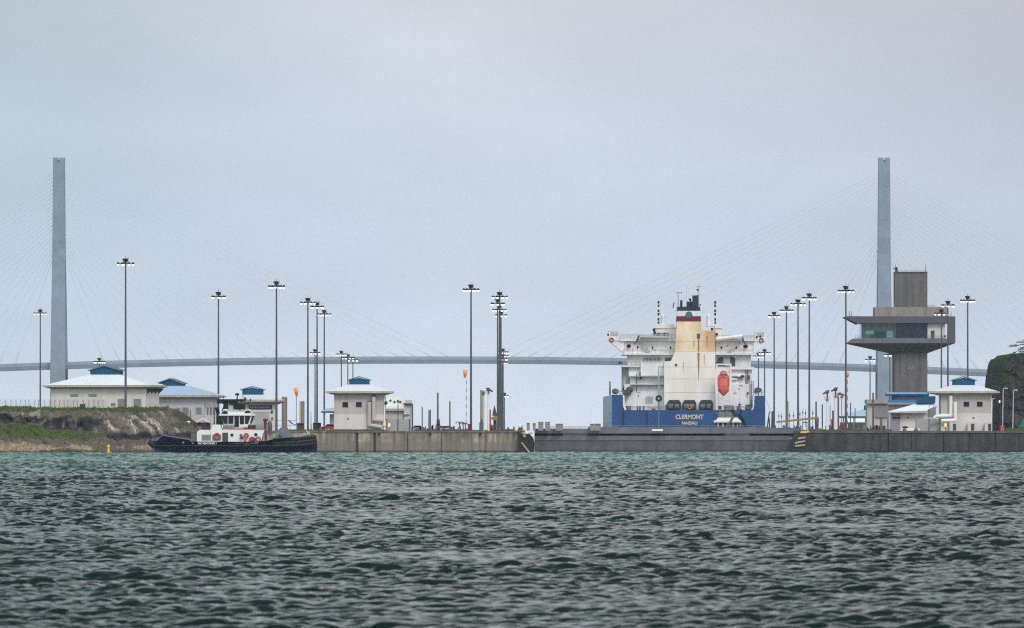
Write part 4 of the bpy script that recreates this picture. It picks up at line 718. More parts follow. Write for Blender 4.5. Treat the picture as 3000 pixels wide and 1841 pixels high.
b = MB(); b.ell((X(1844, D), D + 11.4, Z(1013, D)), .55, .5, .42); b.build('searchlight', BLK, t); b = MB(); b.ell((X(2188, D), D + 11.2, Z(1014, D)), .6, .5, .42); b.build('searchlight', BLK, t)
for pts in ([(1866, 1001), (1871, 997), (1906, 1031), (1898, 1033)], [(2164, 1003), (2170, 1004), (2136, 1034), (2127, 1034)]): b = MB(); b.pp(D + 11.2, pts, .4); b.build('stair', SHIPG, t)
b = MB(); b.ptube(D + 10, (1875, 988), (1960, 990), .5, .35, 8); b.build('provision_crane', SHIPG, t); b = MB(); b.ptube(D + 10, (2099, 994), (2176, 985), .55, .45, 8); b.build('provision_crane', SHIPW, t)
for px, dx_ in ((1865, 8), (2178, -6)): b = MB(); b.ptube(D + 10.2, (px, 1000), (px + dx_, 983), .22, .16); b.ptube(D + 10.2, (px, 1000), (px - dx_, 1010), .14); b.build('crane_jib', GALVD, t)
sb('wheelhouse', [(1915, 962, 1981, 992, 8), (2095, 962, 2115, 994, 8)], SHIPW, 13); sb('wheelhouse_window', [(1924, 975, 1960, 988, .1)], mat('sea_glass', (.22, .33, .32), .12, var=.3, scale=1), 12.9); sb('wheelhouse_roof', [(1915, 957, 1982, 962, 9), (2094, 957, 2116, 962, 9), (1922, 950, 1975, 957, 6), (2070, 950, 2108, 957, 6)], WHITE, 12.7)
b = MB(); b.pb(D + 12.8, 1927, 977, 1932, 989, .08); b.build('deck_fitting', BLK, t)
b = MB(); b.pb(D + 12.8, 1945, 975, 1949, 989, .08); b.build('deck_fitting', BLK, t)
b = MB(); b.pb(D + 12.7, 2096, 976, 2103, 988, .08); b.build('deck_fitting', BLK, t)
b = MB(); b.ell((X(2089, D), D + 11, Z(963.5, D)), .35, .3, .3); b.build('deck_fitting', BLK, t)
b = MB(); b.ptube(D + 12.5, (1915, 985), (1917, 968), .14); b.build('deck_fitting', BLK, t)
b = MB(); b.ptube(D + 12.5, (1923, 985), (1918, 968), .14); b.build('deck_fitting', BLK, t)
b = MB(); b.pb(D + 12.4, 1912, 963, 1920, 970, .4); b.build('deck_fitting', BLK, t)
# funnel and casing
b = MB(); b.pp(D + 6, [(1946, 1202), (1946, 1060), (1966, 1058), (1978, 1031), (2096, 1031), (2095, 1202)], 12); b.build('casing', mat('casing_white', (.86, .86, .86), .6, col2=(.82, .79, .72), scale=.16, streak=.4, scol=(.72, .64, .52), sfx=.4), t)
b = MB(); b.pp(D + 6.2, [(1978, 1030.8), (1983, 942.3), (2054, 942.3), (2055, 969), (2092, 969), (2095, 1030.8)], 9); fn = b.build('funnel', FUNC, t)
b = MB(); b.pp(D + 6.15, [(1982, 942), (1983, 927), (2053, 927), (2054, 942)], 9.1); b.build('funnel_band', CRIM, t)
b = MB(); b.pp(D + 6.2, [(1984, 926.8), (1985, 911), (2051, 911), (2052, 926.8)], 9); b.build('funnel_top', SHIPW, t)
b = MB(); b.pp(D + 6.15, [(1984, 910.8), (1985, 899), (2051, 899), (2052, 910.8)], 9.1); b.pb(D + 8, 2029, 866, 2046, 899, 3); b.pb(D + 8, 2012, 884, 2029, 899, 3); b.build('smoke_cap', NAVY, t)
b = MB(); b.pole(D + 8, 1996, 880, 899, .28, .28, 10); b.ptube(D + 8, (2023, 900), (2023, 876), .18); b.ptube(D + 8, (2023, 876), (2018, 879), .2); b.build('exhaust_pipe', BLK, t)
b = MB(); b.disc((X(2020, D), D + 6.05, Z(922, D)), .8, .09, 24); b.v = [(X(2020, D) + (x - X(2020, D)) * 1.0, y, z if z > Z(922, D) else Z(922, D) + (z - Z(922, D)) * .95) for x, y, z in b.v]; b.build('emblem', mat('emblem_blue', (.06, .19, .30), .5, col2=(.015, .04, .07), scale=1.2), t)
b = MB(); b.pb(D + 6.1, 2042, 978, 2051, 992, .09); b.build('louvre', BRN, t)
b = MB(); b.pp(D + 6.12, [(2045, 993), (2049, 993), (2048.5, 1045), (2047, 1085), (2045.5, 1110), (2044, 1050)], .06); b.build('rust_stain', RUST, fn); b = MB(); b.pp(D + 5.97, [(2043, 1034), (2050, 1034), (2048, 1090), (2046.5, 1120), (2044.5, 1070)], .02); b.pp(D + 5.97, [(2062, 1040), (2064, 1040), (2063.5, 1075), (2062.5, 1060)], .02); b.pp(D + 5.97, [(2002, 1060), (2003.5, 1060), (2003, 1098)], .02); b.pp(D + 6.12, [(2070, 985), (2073, 985), (2072, 1025), (2071, 1010)], .06); b.pp(D + 6.12, [(2032, 1000), (2034, 1000), (2033.5, 1018), (2032.5, 1015)], .06); b.build('rust_stain', RUST, fn)
axis_mix(FUNC, 'X', X(2030, D), X(2080, D), (.62, .37, .16), .9, .6, 7); axis_mix(FUNC, 'Z', Z(985, D), Z(1035, D), (.84, .74, .56), .3, .5, 2)
axis_mix(MATS['casing_white'], 'Z', Z(1115, D), Z(1035, D), (.85, .80, .69), .7, .4, 5)
b = MB(); b.ring((X(1982, D), D + 5.9, Z(1069, D)), .22, .08, 'y', 10, 5); b.disc((X(1982, D), D + 5.9, Z(1069, D)), .2, .05, 10); b.build('vent', GALVD, t)
b = MB(); b.ptube(D + 8.9, (1929, 1101), (1929, 1075), .06); b.ptube(D + 8.9, (1929, 1075), (1944, 1075), .06); b.ptube(D + 5.9, (1930, 1101), (1930, 1200), .16); b.build('pipe', SHIPG, t)
b = MB(); b.pb(D + 10.8, 1884, 1047, 1938, 1057.5, .3); b.pb(D + 10.8, 1948, 1049, 1977, 1058, .3); b.build('recess', mat('recess_grey', (.13, .12, .125), .8, var=.4, scale=1.5), t)
b = MB(); b.pp(D + 10.8, [(2097, 1063), (2107, 1046), (2147, 1046), (2154, 1052), (2154, 1073), (2097, 1073)], .3); b.build('recess', mat('recess_dark', (.05, .06, .075), .5, var=.3), t); b = MB(); b.pb(D + 10.7, 2119, 1046, 2123, 1066, .09); b.pb(D + 10.7, 2124, 1048, 2139, 1073, .05); b.build('door', SHIPG, t)
b = MB(); b.pb(D + 9.8, 2143, 1097, 2178, 1103, 1); b.pb(D + 9.8, 2143, 1108, 2160, 1113, 1); b.ptube(D + 9.6, (2160, 1103), (2182, 1100), .25); b.build('life_raft', WHITE, t)
b = MB(); b.pb(D + 9.7, 2150, 1103.3, 2178, 1107, .3); b.ell((X(2178, D), D + 9.5, Z(1102, D)), .5, .4, .35); b.ell((X(2196, D), D + 9.5, Z(1105, D)), .35, .4, .6); b.ell((X(2194, D), D + 9.5, Z(1152, D)), .3, .4, .3); b.build('deck_fitting', GALVD, t)
for px in (1885, 1925, 2200): b = MB(); b.pole(D + 10, px - 60 if px < 2000 else px - 3, 1112 if px > 2000 else 1095, 1202 if px > 2000 else 1150, .08); b.build('ladder', GALVD, t)
rr = random.Random(5)
for px, y0, y1, off in ((1834, 1080, 1148, 13.5), (1841, 1080, 1148, 13.4), (2204, 1118, 1200, 9.5), (2188, 1084, 1125, 10.2)):
    b = MB(); b.ptube(D + off, (px - 3, y1), (px - 3, y0), .07, n=5); b.ptube(D + off, (px + 3, y1), (px + 3, y0), .07, n=5)
    for y in range(int(y0), int(y1), 8): b.ptube(D + off - .05, (px - 3, y), (px + 3, y), .06, n=4)
    b.build('ladder', GALVD, t)
for x0, y0, x1, y1, off, m in ((1822, 1108, 1830, 1128, 13, GALVD), (1824, 1136, 1836, 1160, 12, GALVD), (1838, 1086, 1846, 1112, 12.5, GALVD), (1874, 1092, 1880, 1112, 9.6, BLK), (1891, 1162, 1913, 1182, 9.9, mat('mauve_board', (.5, .46, .5), .7)), (1850, 1128, 1943, 1131, 9.6, SHIPG), (1868, 1149, 1876, 1152, 9.9, SHIPG), (2150, 1150, 2158, 1154, 9.9, SHIPG), (2166, 1128, 2176, 1131, 9.9, SHIPG), (1820, 1040, 1838, 1043, 13, SHIPG), (1811, 1060, 1826, 1067, 14, BRN), (1990, 1198, 2010, 1202, 3, GALVD), (2120, 1188, 2150, 1202, 4, GREYP), (2158, 1190, 2170, 1202, 3, RED), (2184, 1186, 2203, 1202, 3, GALVD), (1949, 1186, 1957, 1202, 4, GALVD)):
    b = MB(); b.pb(D + off, x0, y0, x1, y1, .5); b.build('deck_box', m, t)
for px, py in ((1895, 1019), (1918, 1025), (1950, 1016), (2131, 1014), (2145, 1022), (1890, 1086), (1935, 1090), (1905, 1116), (1870, 1160), (1925, 1170), (2165, 1140), (2190, 1165)): b = MB(); b.pb(D + (9.4 if 1030 < py < 1130 else 9.93 if py > 1130 else 11.93), px - 1.3, py - 2, px + 1.3, py + 2, .05); b.build('wall_fitting', rr.choice([GALVD, BRN, SHIPG]), t)
for y in (1075, 1110, 1150): b = MB(); b.pb(D + 5.97, 1949, y, 2094, y + .8, .02); b.build('plate_seam', mat('seam_grey', (.45, .44, .42), .8), t)
for y in (1030, 1000): b = MB(); b.pb(D + 6.17, 1981, y, 2092 if y > 980 else 2054, y + .8, .02); b.build('plate_seam', mat('seam_tan', (.55, .43, .28), .8), t)
# lifeboat in its stern ramp
b = MB(); b.pb(D + 1, 2097, 1066, 2102, 1160, .5); b.pb(D + 1, 2138, 1066, 2143, 1160, .5); b.pb(D + 1.05, 2102, 1066, 2138, 1070, .4); b.ptube(D + 1.2, (2099, 1160), (2101, 1202), .22); b.ptube(D + 1.2, (2141, 1160), (2140, 1186), .22); b.ptube(D + 1.4, (2102, 1160), (2140, 1175), .1); b.ptube(D + 1.4, (2102, 1178), (2138, 1186), .1); b.build('davit_frame', WHITE, t)
b = MB(); secs = [(1160, .06, .2), (1153, .55, .5), (1142, 1.2, .9), (1128, 1.42, 1.2), (1108, 1.45, 1.3), (1100, 1.2, 1.25), (1095, .85, 1.1), (1090, .75, .9), (1086, .4, .5)]
v = []
for py, hw, dp in secs:
    for k in range(12): a = 2 * math.pi * k / 12; v.append((X(2120, D) + hw * math.copysign(abs(math.cos(a)) ** .8, math.cos(a)), D + 2.2 + .035 * (1160 - py) * .4 + dp * math.sin(a), Z(py, D)))
b.add(v, [(12 * j + i, 12 * j + (i + 1) % 12, 12 * j + 12 + (i + 1) % 12, 12 * j + 12 + i) for j in range(8) for i in range(12)] + [tuple(range(12))[::-1], tuple(range(96, 108))]); lb = b.build('lifeboat', BRED, t)
b = MB(); b.pp(D + .95, [(2103, 1141), (2120, 1158), (2137, 1141), (2136, 1146), (2120, 1162), (2104, 1146)], .3); b.build('keel_fender', CRIM, lb); b = MB(); b.pb(D + .95, 2109, 1096, 2131, 1101, .15); b.build('window', BRN, lb)
# winches
for px in (1975, 2020, 2069):
    b = MB(); b.pp(D + 4.8, [(px - 21, 1202), (px - 20, 1180), (px - 14, 1172), (px + 14, 1172), (px + 20, 1180), (px + 21, 1202), (px + 17, 1202), (px + 16, 1182), (px + 11, 1176), (px - 11, 1176), (px - 16, 1182), (px - 17, 1202)], 1); b.pb(D + 5.2, px - 17, 1178, px + 17, 1202, .4); b.k = 1
    for o in (-9, 9): b.tube((X(px + o, D) - .5, D + 4, Z(1192, D)), (X(px + o, D) + .5, D + 4, Z(1192, D)), .7, .7, 14)
    b.build('mooring_winch', [mat('winch_dark', (.05, .06, .075), .5, var=.3, scale=1.5), mat('winch_drum', (.13, .14, .16), .6, var=.3, scale=2)], t)
b = MB(); b.ell((X(1915, D), D + 2, Z(1196, D)), .7, .7, .5); b.build('rope_coil', YEL, t); b = MB(); b.ring((X(2021, D), D + 2, Z(1193, D)), .42, .2, 'y', 16, 6); b.build('life_ring', mat('orange_ring', (.42, .22, .12), .7), t)
b = MB()
for px in (1836, 1841, 1847, 1868, 1875, 1886, 2190, 2196, 2202, 2107, 2112): b.tube((X(px, D), D + 2, Z(1202, D)), (X(px, D), D + 2, Z(1190, D)), .2, .22, 8)
b.build('bitts', GALVD, t)
b = MB(); b.ell((X(1803, D), D + 3, Z(1147, D)), .8, .7, .7); b.ell((X(1846, D), D + 9, Z(1142, D)), .9, .7, .7); b.pb(D + 8, 1826, 1143, 1846, 1158, 2); b.pole(D + 5, 1787, 1118, 1157, .2, .14); b.ell((X(2222, D), D + 3, Z(1143, D)), .9, .7, .6); b.build('deck_gear', mat('deck_gear_brown', (.09, .07, .065), .7, var=.4, scale=1.5), t)
b = MB(); b.ptube(D + 3, (2220, 1143), (2223, 1123), .18, .1); b.ell((X(2216, D), D + 3, Z(1148, D)), .5, .5, .5); b.build('fire_monitor', CRIM, t)
# masts and aerials
b = MB(); b.pole(D + 14, 2014, 830, 962, .34, .22); b.ptube(D + 14, (2014, 835), (2008, 820), .06); b.ptube(D + 14, (2014, 835), (2021, 816), .10); b.ptube(D + 14, (2004, 834), (2024, 834), .08); b.ptube(D + 14, (2008, 836), (2008, 822), .06); b.build('main_mast', SHIPW, t)
b = MB(); b.pole(D + 14, 2047, 842, 962, .12, .08); b.ptube(D + 14, (2041, 840), (2055, 840), .12); b.ptube(D + 14, (2036, 866), (2056, 864), .06); b.pole(D + 14, 1987, 858, 905, .12, .1); b.ptube(D + 14, (1978, 857.5), (1998, 857.5), .13); b.build('radar_mast', SHIPG, t)
b = MB(); b.ell((X(2047, D), D + 13.8, Z(847, D)), .22, .2, .3); b.pp(D + 10, [(1970, 902), (1973, 887), (1976, 887), (1973, 903)], .05); b.ell((X(2054, D), D + 12, Z(892, D)), .2, .2, .2); b.build('signal_flag', CRIM, t)
for px, sx in ((1937, -1), (2094, 1)):
    b = MB(); b.pole(D + 14, px, 883, 957, .14, .12); b.pole(D + 14, px - 4 * sx, 888, 957, .07, .06); b.ptube(D + 14, (px + 9 * sx, 955), (px + 3 * sx, 930), .1); b.ptube(D + 14, (px - 12 * sx, 957), (px - 4 * sx, 938), .06); b.build('signal_mast', SHIPW, t)
    for py in (884, 894, 909, 919, 934, 944): b = MB(); c = (X(px + 5 * sx, D), D + 14, Z(py, D)); b.tube((c[0], c[1], c[2] - .3), (c[0], c[1], c[2] + .3), .22, .22, 8); b.ptube(D + 14, (px + 5 * sx, py), (px, py), .04); b.build('signal_lantern', BLK if py != 894 and py != 944 else GALVD, t)
for px in (1947, 2079): b = MB(); b.ell((X(px, D), D + 13.5, Z(926, D)), .46, .46, .62); b.tube((X(px, D), D + 13.5, Z(952, D)), (X(px, D), D + 13.5, Z(928, D)), .5, .42, 12); b.build('satellite_dome', WHITE, t)
# pole with round shape on the gate, tug in the chamber, gangway frame
D = 1667
t = thing('marker_pole', 'thin pole with a black round disc on top, on the lock gate', 'marker', (X(1930, D), D, Z(1262, D)))
b = MB(); b.pole(D, 1930, 1176, 1262, .09); b.build('pole', GALV, t); b = MB(); b.disc((X(1930, D), D - .1, Z(1168, D)), .62, .1, 24); b.k = 1; b.disc((X(1930, D), D - .14, Z(1168, D)), .14, .03, 12); b.build('disc', [mat('marker_navy', (.012, .025, .04), .4), WHITE], t); b = MB(); b.pb(D - .6, 1910, 1258, 1942, 1263, .8); b.build('foot', WHITE, t)
D = 1760
t = thing('escort_tug', 'harbour tug wheelhouse with dark windows, in the chamber under the ship stern', 'tugboat', (X(2130, D), D, -9))
b = MB(); b.pp(D, [(2085, 1400), (2082, 1262), (2185, 1262), (2180, 1400)], 12); b.build('hull', TUGN, t); b = MB(); b.pp(D, [(2100, 1262), (2096, 1238), (2170, 1238), (2165, 1262)], 4); b.build('wheelhouse', SHIPG, t)
b = MB(); b.pb(D - .3, 2092, 1232, 2173, 1238, 4.6); b.pp(D, [(2098, 1232), (2104, 1224), (2160, 1224), (2168, 1232)], 4); b.build('wheelhouse_roof', WHITE, t)
for x0, x1 in ((2096, 2101), (2106, 2115), (2121, 2130), (2136, 2146), (2150, 2159), (2162, 2167)): b = MB(); b.pb(D - .08, x0, 1239, x1, 1250, .06); b.build('window', GLASS, t)
b = MB(); b.pb(D + 1.5, 2104, 1208, 2150, 1225, 1.5); b.build('mast_house', GREYP, t); b = MB(); b.pole(D + 1, 2109, 1199, 1226, .2); b.pole(D + 1, 2129, 1200, 1226, .14); b.ell((X(2109, D), D + 1, Z(1202, D)), .28, .25, .25); b.ell((X(2130, D), D + 1, Z(1201, D)), .26, .25, .3); b.ptube(D + 1, (2098, 1212), (2150, 1210), .08); b.build('mast', GALV, t)
D = 1680
t = thing('lifting_frame', 'dark A-shaped lifting frame with two slanting legs on the gate before the ship stern', 'frame', (X(2158, D), D, Z(1254, D)))
b = MB(); b.ptube(D, (2152, 1214), (2130, 1254), .22, .22); b.build('leg', BRN, t); b = MB(); b.ptube(D, (2166, 1214), (2187, 1254), .30, .30); b.build('leg', BLK, t); b = MB(); b.ptube(D, (2146, 1200), (2152, 1216), .34, .34); b.ptube(D, (2150, 1216), (2168, 1214), .2); b.ptube(D, (2168, 1214), (2173, 1200), .2); b.build('head', NAVY, t)
t = thing('person', 'person in dark clothes standing on the ship stern deck beside the lifeboat ramp', 'person', (X(2167, 2152), 2152, Z(1202, 2152)))
def person(t, h=1.75):
    o = Vector(t.location); s = h / 1.75
    sk = [((0, 0, .98), .15), ((0, 0, 1.22), .16), ((0, 0, 1.42), .17), ((0, 0, 1.52), .065), ((0, -.01, 1.64), .105), ((0, 0, 1.74), .06), ((-.10, 0, .88), .10), ((-.12, -.02, .48), .07), ((-.13, .02, .06), .05), ((-.13, -.16, .04), .045), ((.10, 0, .88), .10), ((.12, .02, .48), .07), ((.14, .04, .06), .05), ((.14, -.14, .04), .045), ((-.24, 0, 1.40), .07), ((-.30, -.03, 1.12), .055), ((-.27, -.14, .88), .04), ((-.26, -.17, .78), .04), ((.24, 0, 1.40), .07), ((.31, -.02, 1.12), .055), ((.28, -.14, .90), .04), ((.27, -.18, .80), .04)]
    ed = [(0, 1), (1, 2), (2, 3), (3, 4), (4, 5), (0, 6), (6, 7), (7, 8), (8, 9), (0, 10), (10, 11), (11, 12), (12, 13), (2, 14), (14, 15), (15, 16), (16, 17), (2, 18), (18, 19), (19, 20), (20, 21)]
    me = bpy.data.meshes.new('body'); me.from_pydata([Vector(p) * s for p, r in sk], ed, []); o_ = bpy.data.objects.new('body', me); COL.objects.link(o_); o_.parent = t
    o_.modifiers.new('skin', 'SKIN'); o_.modifiers.new('sub', 'SUBSURF').levels = 1
    for i, (p, r) in enumerate(sk): me.skin_vertices[0].data[i].radius = (r * s, r * s)
    me.materials.append(mat('dark_overalls', (.02, .035, .045), .8)); me.skin_vertices[0].data[0].use_root = True
    b = MB(); b.ell((o.x, o.y, o.z + 1.70 * s), .125 * s, .13 * s, .09 * s); b.build('helmet', GALV, t)
person(t)
# ------------------------------------------------------------------ tugboat on the lake
D = 1620
t = thing('tugboat', 'dark navy harbour tug with white deckhouse lying broadside beside the left bank', 'tugboat', (X(690, D), D, 0))
dk = [(437, 1293), (450, 1296), (470, 1290), (477, 1275), (500, 1277), (553, 1288), (560, 1296), (577, 1297), (640, 1298), (760, 1299), (782, 1294), (800, 1287), (850, 1283), (922, 1276), (928, 1284), (930, 1300), (928, 1325), (920, 1345)]
wl = [(466, 1345), (456, 1320), (442, 1306)]
b = MB(); b.pp(D, [(447, 1312), (442, 1301), (444, 1293), (457, 1291), (477, 1276), (500, 1278), (555, 1289), (562, 1294), (640, 1294.5), (760, 1294.5), (782, 1292), (800, 1287), (850, 1283), (921, 1277), (926, 1286), (928, 1312), (921, 1345), (466, 1345)], 8.5)
# round the plan of the hull: pull in both ends
v = []
for x, y, z in b.v:
    x0, x1 = X(442, D), X(928, D); u = (x - x0) / (x1 - x0); e_ = max(0, .16 - u) / .16, max(0, u - .80) / .20; k = 1 - .75 * max(e_[0] ** 2, e_[1] ** 2); v.append((x, D + 4.25 + (y - D - 4.25) * k, z))
b.v = v; b.build('hull', TUGN, t)
b = MB(); b.ptube(D + 1.3, (436, 1293), (446, 1302), .5, .5, 10); b.ptube(D + 1.6, (446, 1302), (452, 1312), .5, .35, 10); b.build('end_fender', RUB, t)
for y0, y1, r_ in ((1284, 1279, .3), (1294, 1290, .34), (1303, 1300, .3)): b = MB(); b.ptube(D + .9, (800, y0 + 4), (870, y0 + 2), r_, r_, 8); b.ptube(D + .9, (870, y0 + 2), (926, y1), r_, r_, 8); b.build('bow_fender', RUB, t)
b = MB(); b.ptube(D + 1.6, (458, 1292), (478, 1275), .10); b.ptube(D - .05, (478, 1276), (556, 1289), .09); b.ptube(D - .05, (556, 1289), (563, 1296), .09); b.build('bulwark_cap', mat('cap_grey_blue', (.12, .18, .26), .5), t)
b = MB(); b.ptube(D - .08, (455, 1306), (800, 1307), .12); b.build('rubbing_strake', RUB, t)
b = MB(); b.disc((X(537, D), D - .1, Z(1297, D)), .2, .12, 12); b.disc((X(565, D), D - .1, Z(1299, D)), .14, .12, 12); b.build('fairlead', GALV, t)
lettering('RIO BAYANO I', WHITE, t, 580, 1296, 634, 1302.5, D, 'boat_name', .06, .02)
b = MB(); b.pp(D + 1.2, [(577, 1300), (577, 1266), (584, 1260), (776, 1258), (776, 1262), (770, 1272), (766, 1290), (756, 1300)], 6); b.build('deckhouse', WHITE, t)
b = MB(); b.pb(D + 1.1, 652, 1256, 785, 1258.3, 6.2); b.build('deck_trim', RED, t)
b = MB(); b.pp(D + .9, [(617, 1297), (618, 1262), (624, 1244.5), (645, 1244.5), (651, 1262), (651, 1297)], 6.6); b.build('funnel_housing', WHITE, t)
b = MB(); b.pb(D + 1.1, 591, 1274, 619, 1290, .09); b.pb(D + .83, 622, 1274, 648, 1291, .06); b.build('louvre', GREYP, t)
b = MB(); b.pb(D + 1.1, 650.5, 1268, 668, 1296, .09); b.build('door', mat('door_teal_grey', (.05, .07, .075), .5), t)
for px, py, r_ in ((679, 1275, .22), (749, 1274, .24)): b = MB(); b.ring((X(px, D), D + 1.15, Z(py, D)), r_, .06, 'y', 14, 5); b.disc((X(px, D), D + 1.12, Z(py, D)), r_, .06, 14); b.build('porthole', GLASS, t)
b = MB(); b.disc((X(705, D), D + 1.1, Z(1275, D)), .2, .08, 12); b.build('vent', GALVD, t)
for px, py, r_ in ((635, 1279, .48), (721, 1277, .32)): b = MB(); b.ring((X(px, D), D + .7, Z(py, D)), r_, .17, 'y', 20, 6); b.build('life_ring', mat('ring_red', (.50, .07, .05), .5), t)
b = MB(); b.ell((X(707, D), D + .8, Z(1281, D)), .3, .25, .36); b.ring((X(738, D), D + .9, Z(1289, D)), .42, .12, 'y', 16, 6); b.ring((X(756, D), D + .9, Z(1287, D)), .38, .10, 'y', 16, 6); b.ptube(D + .7, (722, 1302), (748, 1284), .22); b.ptube(D + .7, (716, 1302), (730, 1302), .25); b.ptube(D + .7, (717, 1302), (718, 1288), .12); b.build('fire_hose_gear', mat('hose_red', (.33, .03, .035), .6), t)
b = MB(); b.pb(D + .9, 775, 1260, 782, 1292, .6); b.build('red_locker', CRIM, t); b = MB(); b.ell((X(790, D), D + 1.4, Z(1251, D)), .42, .5, 1.1); b.pb(D + 1.0, 785, 1256, 795, 1276, 1); b.build('covered_gear', mat('cover_olive_grey', (.10, .105, .10), .8, var=.2), t)
b = MB(); b.ell((X(776, D), D + 1.5, Z(1231, D)), .38, .35, .3); b.ptube(D + 1.5, (776, 1231), (786, 1230), .14); b.pole(D + 1.5, 777, 1232, 1258, .24, .24); b.ell((X(777, D), D + 1.5, Z(1241, D)), .34, .3, .28); b.build('fire_monitor', CRIM, t)
b = MB(); b.pp(D + .8, [(803, 1288), (808, 1268), (822, 1253), (840, 1253), (856, 1278), (856, 1286)], 5); b.build('winch_cover', TARP, t)
b = MB(); b.ell((X(821, D), D + .6, Z(1276, D)), .26, .2, .32); b.build('winch_brake', BRN, t)
# wheelhouse: flares outwards to the roof
b = MB(); b.pp(D + 2, [(655, 1250), (655, 1241), (643, 1218), (746, 1218), (739, 1241), (739, 1250)], 4.6); wh = b.build('wheelhouse', SHIPW, t)
for pts in ([(646.5, 1218.6), (667, 1218.6), (667, 1242), (657, 1242)], [(669, 1218.6), (684, 1218.6), (684, 1242), (669, 1242)], [(687, 1219), (700, 1219), (700, 1252), (687, 1252)], [(702.5, 1218.6), (715.5, 1218.6), (715, 1243), (703, 1243)], [(718, 1218.6), (734.5, 1218.6), (727, 1242), (718, 1242)], [(738.5, 1219.5), (745, 1219.5), (738, 1241), (732, 1241)]): b = MB(); b.pp(D + 1.92, pts, .07); b.build('window', GLASS, wh)
b = MB(); b.pb(D + 1.7, 641, 1214.5, 748, 1218, 5.2); b.pp(D + 1.9, [(656, 1201), (673, 1206), (712, 1207), (727, 1199), (733, 1200), (733, 1214.3), (656, 1214.3)], 4.8); b.build('wheelhouse_roof', WHITE, t)
b = MB(); b.pp(D + 1.84, [(647, 1213), (656, 1203), (667, 1206), (667, 1213)], .05); b.build('skylight', GLASS, t); b = MB(); b.pp(D + 1.84, [(717, 1211), (718, 1206), (727, 1202), (732, 1205), (735, 1210)], .05); b.build('skylight', GLASS, t)
b = MB(); b.pp(D + 1.75, [(633, 1245), (634, 1214), (628, 1193), (631, 1193), (642, 1208), (656, 1245)], .9); b.pp(D + 1.75, [(636, 1206), (634, 1193), (637, 1193), (645, 1210)], .5); b.pp(D + 1.75, [(625, 1245), (627, 1216), (624, 1205), (626, 1204), (629, 1216), (629, 1245)], .3); b.build('funnel', BLK, t)
b = MB(); b.pb(D + 2.8, 637, 1170, 716, 1176, 1.2); b.pb(D + 2.9, 650, 1176, 668, 1184, .5); b.pb(D + 2.85, 684, 1187, 717, 1200, .8); b.pb(D + 2.85, 654, 1182, 668, 1199, .8); b.ptube(D + 2.8, (636, 1176), (720, 1173), .16); b.ptube(D + 2.8, (695, 1186), (695, 1152), .11); b.pb(D + 2.9, 672, 1176, 690, 1186, .6); b.ptube(D + 2.9, (650, 1206), (662, 1176), .1); b.ptube(D + 2.9, (704, 1204), (690, 1176), .1); b.ptube(D + 2.9, (640, 1183), (640, 1164), .07); b.ptube(D + 2.9, (655, 1172), (655, 1160), .05); b.ptube(D + 2.9, (712, 1172), (712, 1158), .05); b.pb(D + 3, 636, 1170, 649, 1183, .5); b.pb(D + 3.2, 655, 1180, 669, 1198, .8); b.pb(D + 3.2, 686, 1186, 716, 1197, 1.5); b.pb(D + 3.2, 682, 1183.5, 716, 1186, 1.5); b.pole(D + 3.4, 695, 1152, 1202, .10, .06); b.ptube(D + 3.4, (689, 1156), (701, 1156), .18); b.ell((X(717, D), D + 3.4, Z(1169, D)), .2, .2, .3); b.pole(D + 3.4, 724, 1170, 1202, .05); b.pole(D + 3.4, 718, 1170, 1202, .05); b.pole(D + 3.4, 729, 1172, 1202, .05); b.ell((X(732, D), D + 3.4, Z(1172, D)), .16, .16, .24); b.ell((X(706, D), D + 3.4, Z(1174, D)), .2, .2, .3); b.build('mast', BLK, t)
b = MB(); b.pb(D + 3.1, 669, 1184, 683, 1203, 1); b.pole(D + 3, 667, 1182, 1206, .07); b.pole(D + 3, 668, 1206, 1250, .06); b.pole(D + 3, 684, 1192, 1214, .04); b.build('mast_house', SHIPG, t)
b = MB(); b.rail(D + 1.3, 654, 1258, 690, 1258, .75, .6, .03, 3); b.rail(D + 1.3, 742, 1258, 775, 1258, .75, .6, .03, 3); b.build('railing', GALVD, t)
b = MB(); b.ell((X(733, D), D + 1.4, Z(1250, D)), .5, .4, .4); b.pb(D + 1.3, 713, 1253, 734, 1257, .6); b.build('hose_reel', mat('reel_maroon', (.12, .03, .045), .6, var=.3), t); b = MB(); b.pb(D + 1.5, 738, 1246, 749, 1256, .8); b.build('locker', NAVY, t); b = MB(); b.pb(D + 1.7, 654, 1244, 686, 1256, .5); b.build('deck_locker', SHIPG, t)
t = thing('navigation_buoy', 'small bright yellow buoy floating close to the rocky shore, left of the tugboat', 'buoy', (X(319, 1618), 1618, 0)); D = 1618
b = MB(); b.tube((X(320, D), D, -.3), (X(320, D), D, .22), .52, .48, 14); b.build('float', YEL, t); b = MB(); b.tube((X(318, D), D, .2), (X(318, D), D, 1.2), .22, .14, 10); b.ell((X(318, D), D, 1.15), .32, .3, .28); b.tube((X(318, D), D, 1.3), (X(318, D), D, 1.6), .12, .02, 8); b.build('topmark', YEL, t)
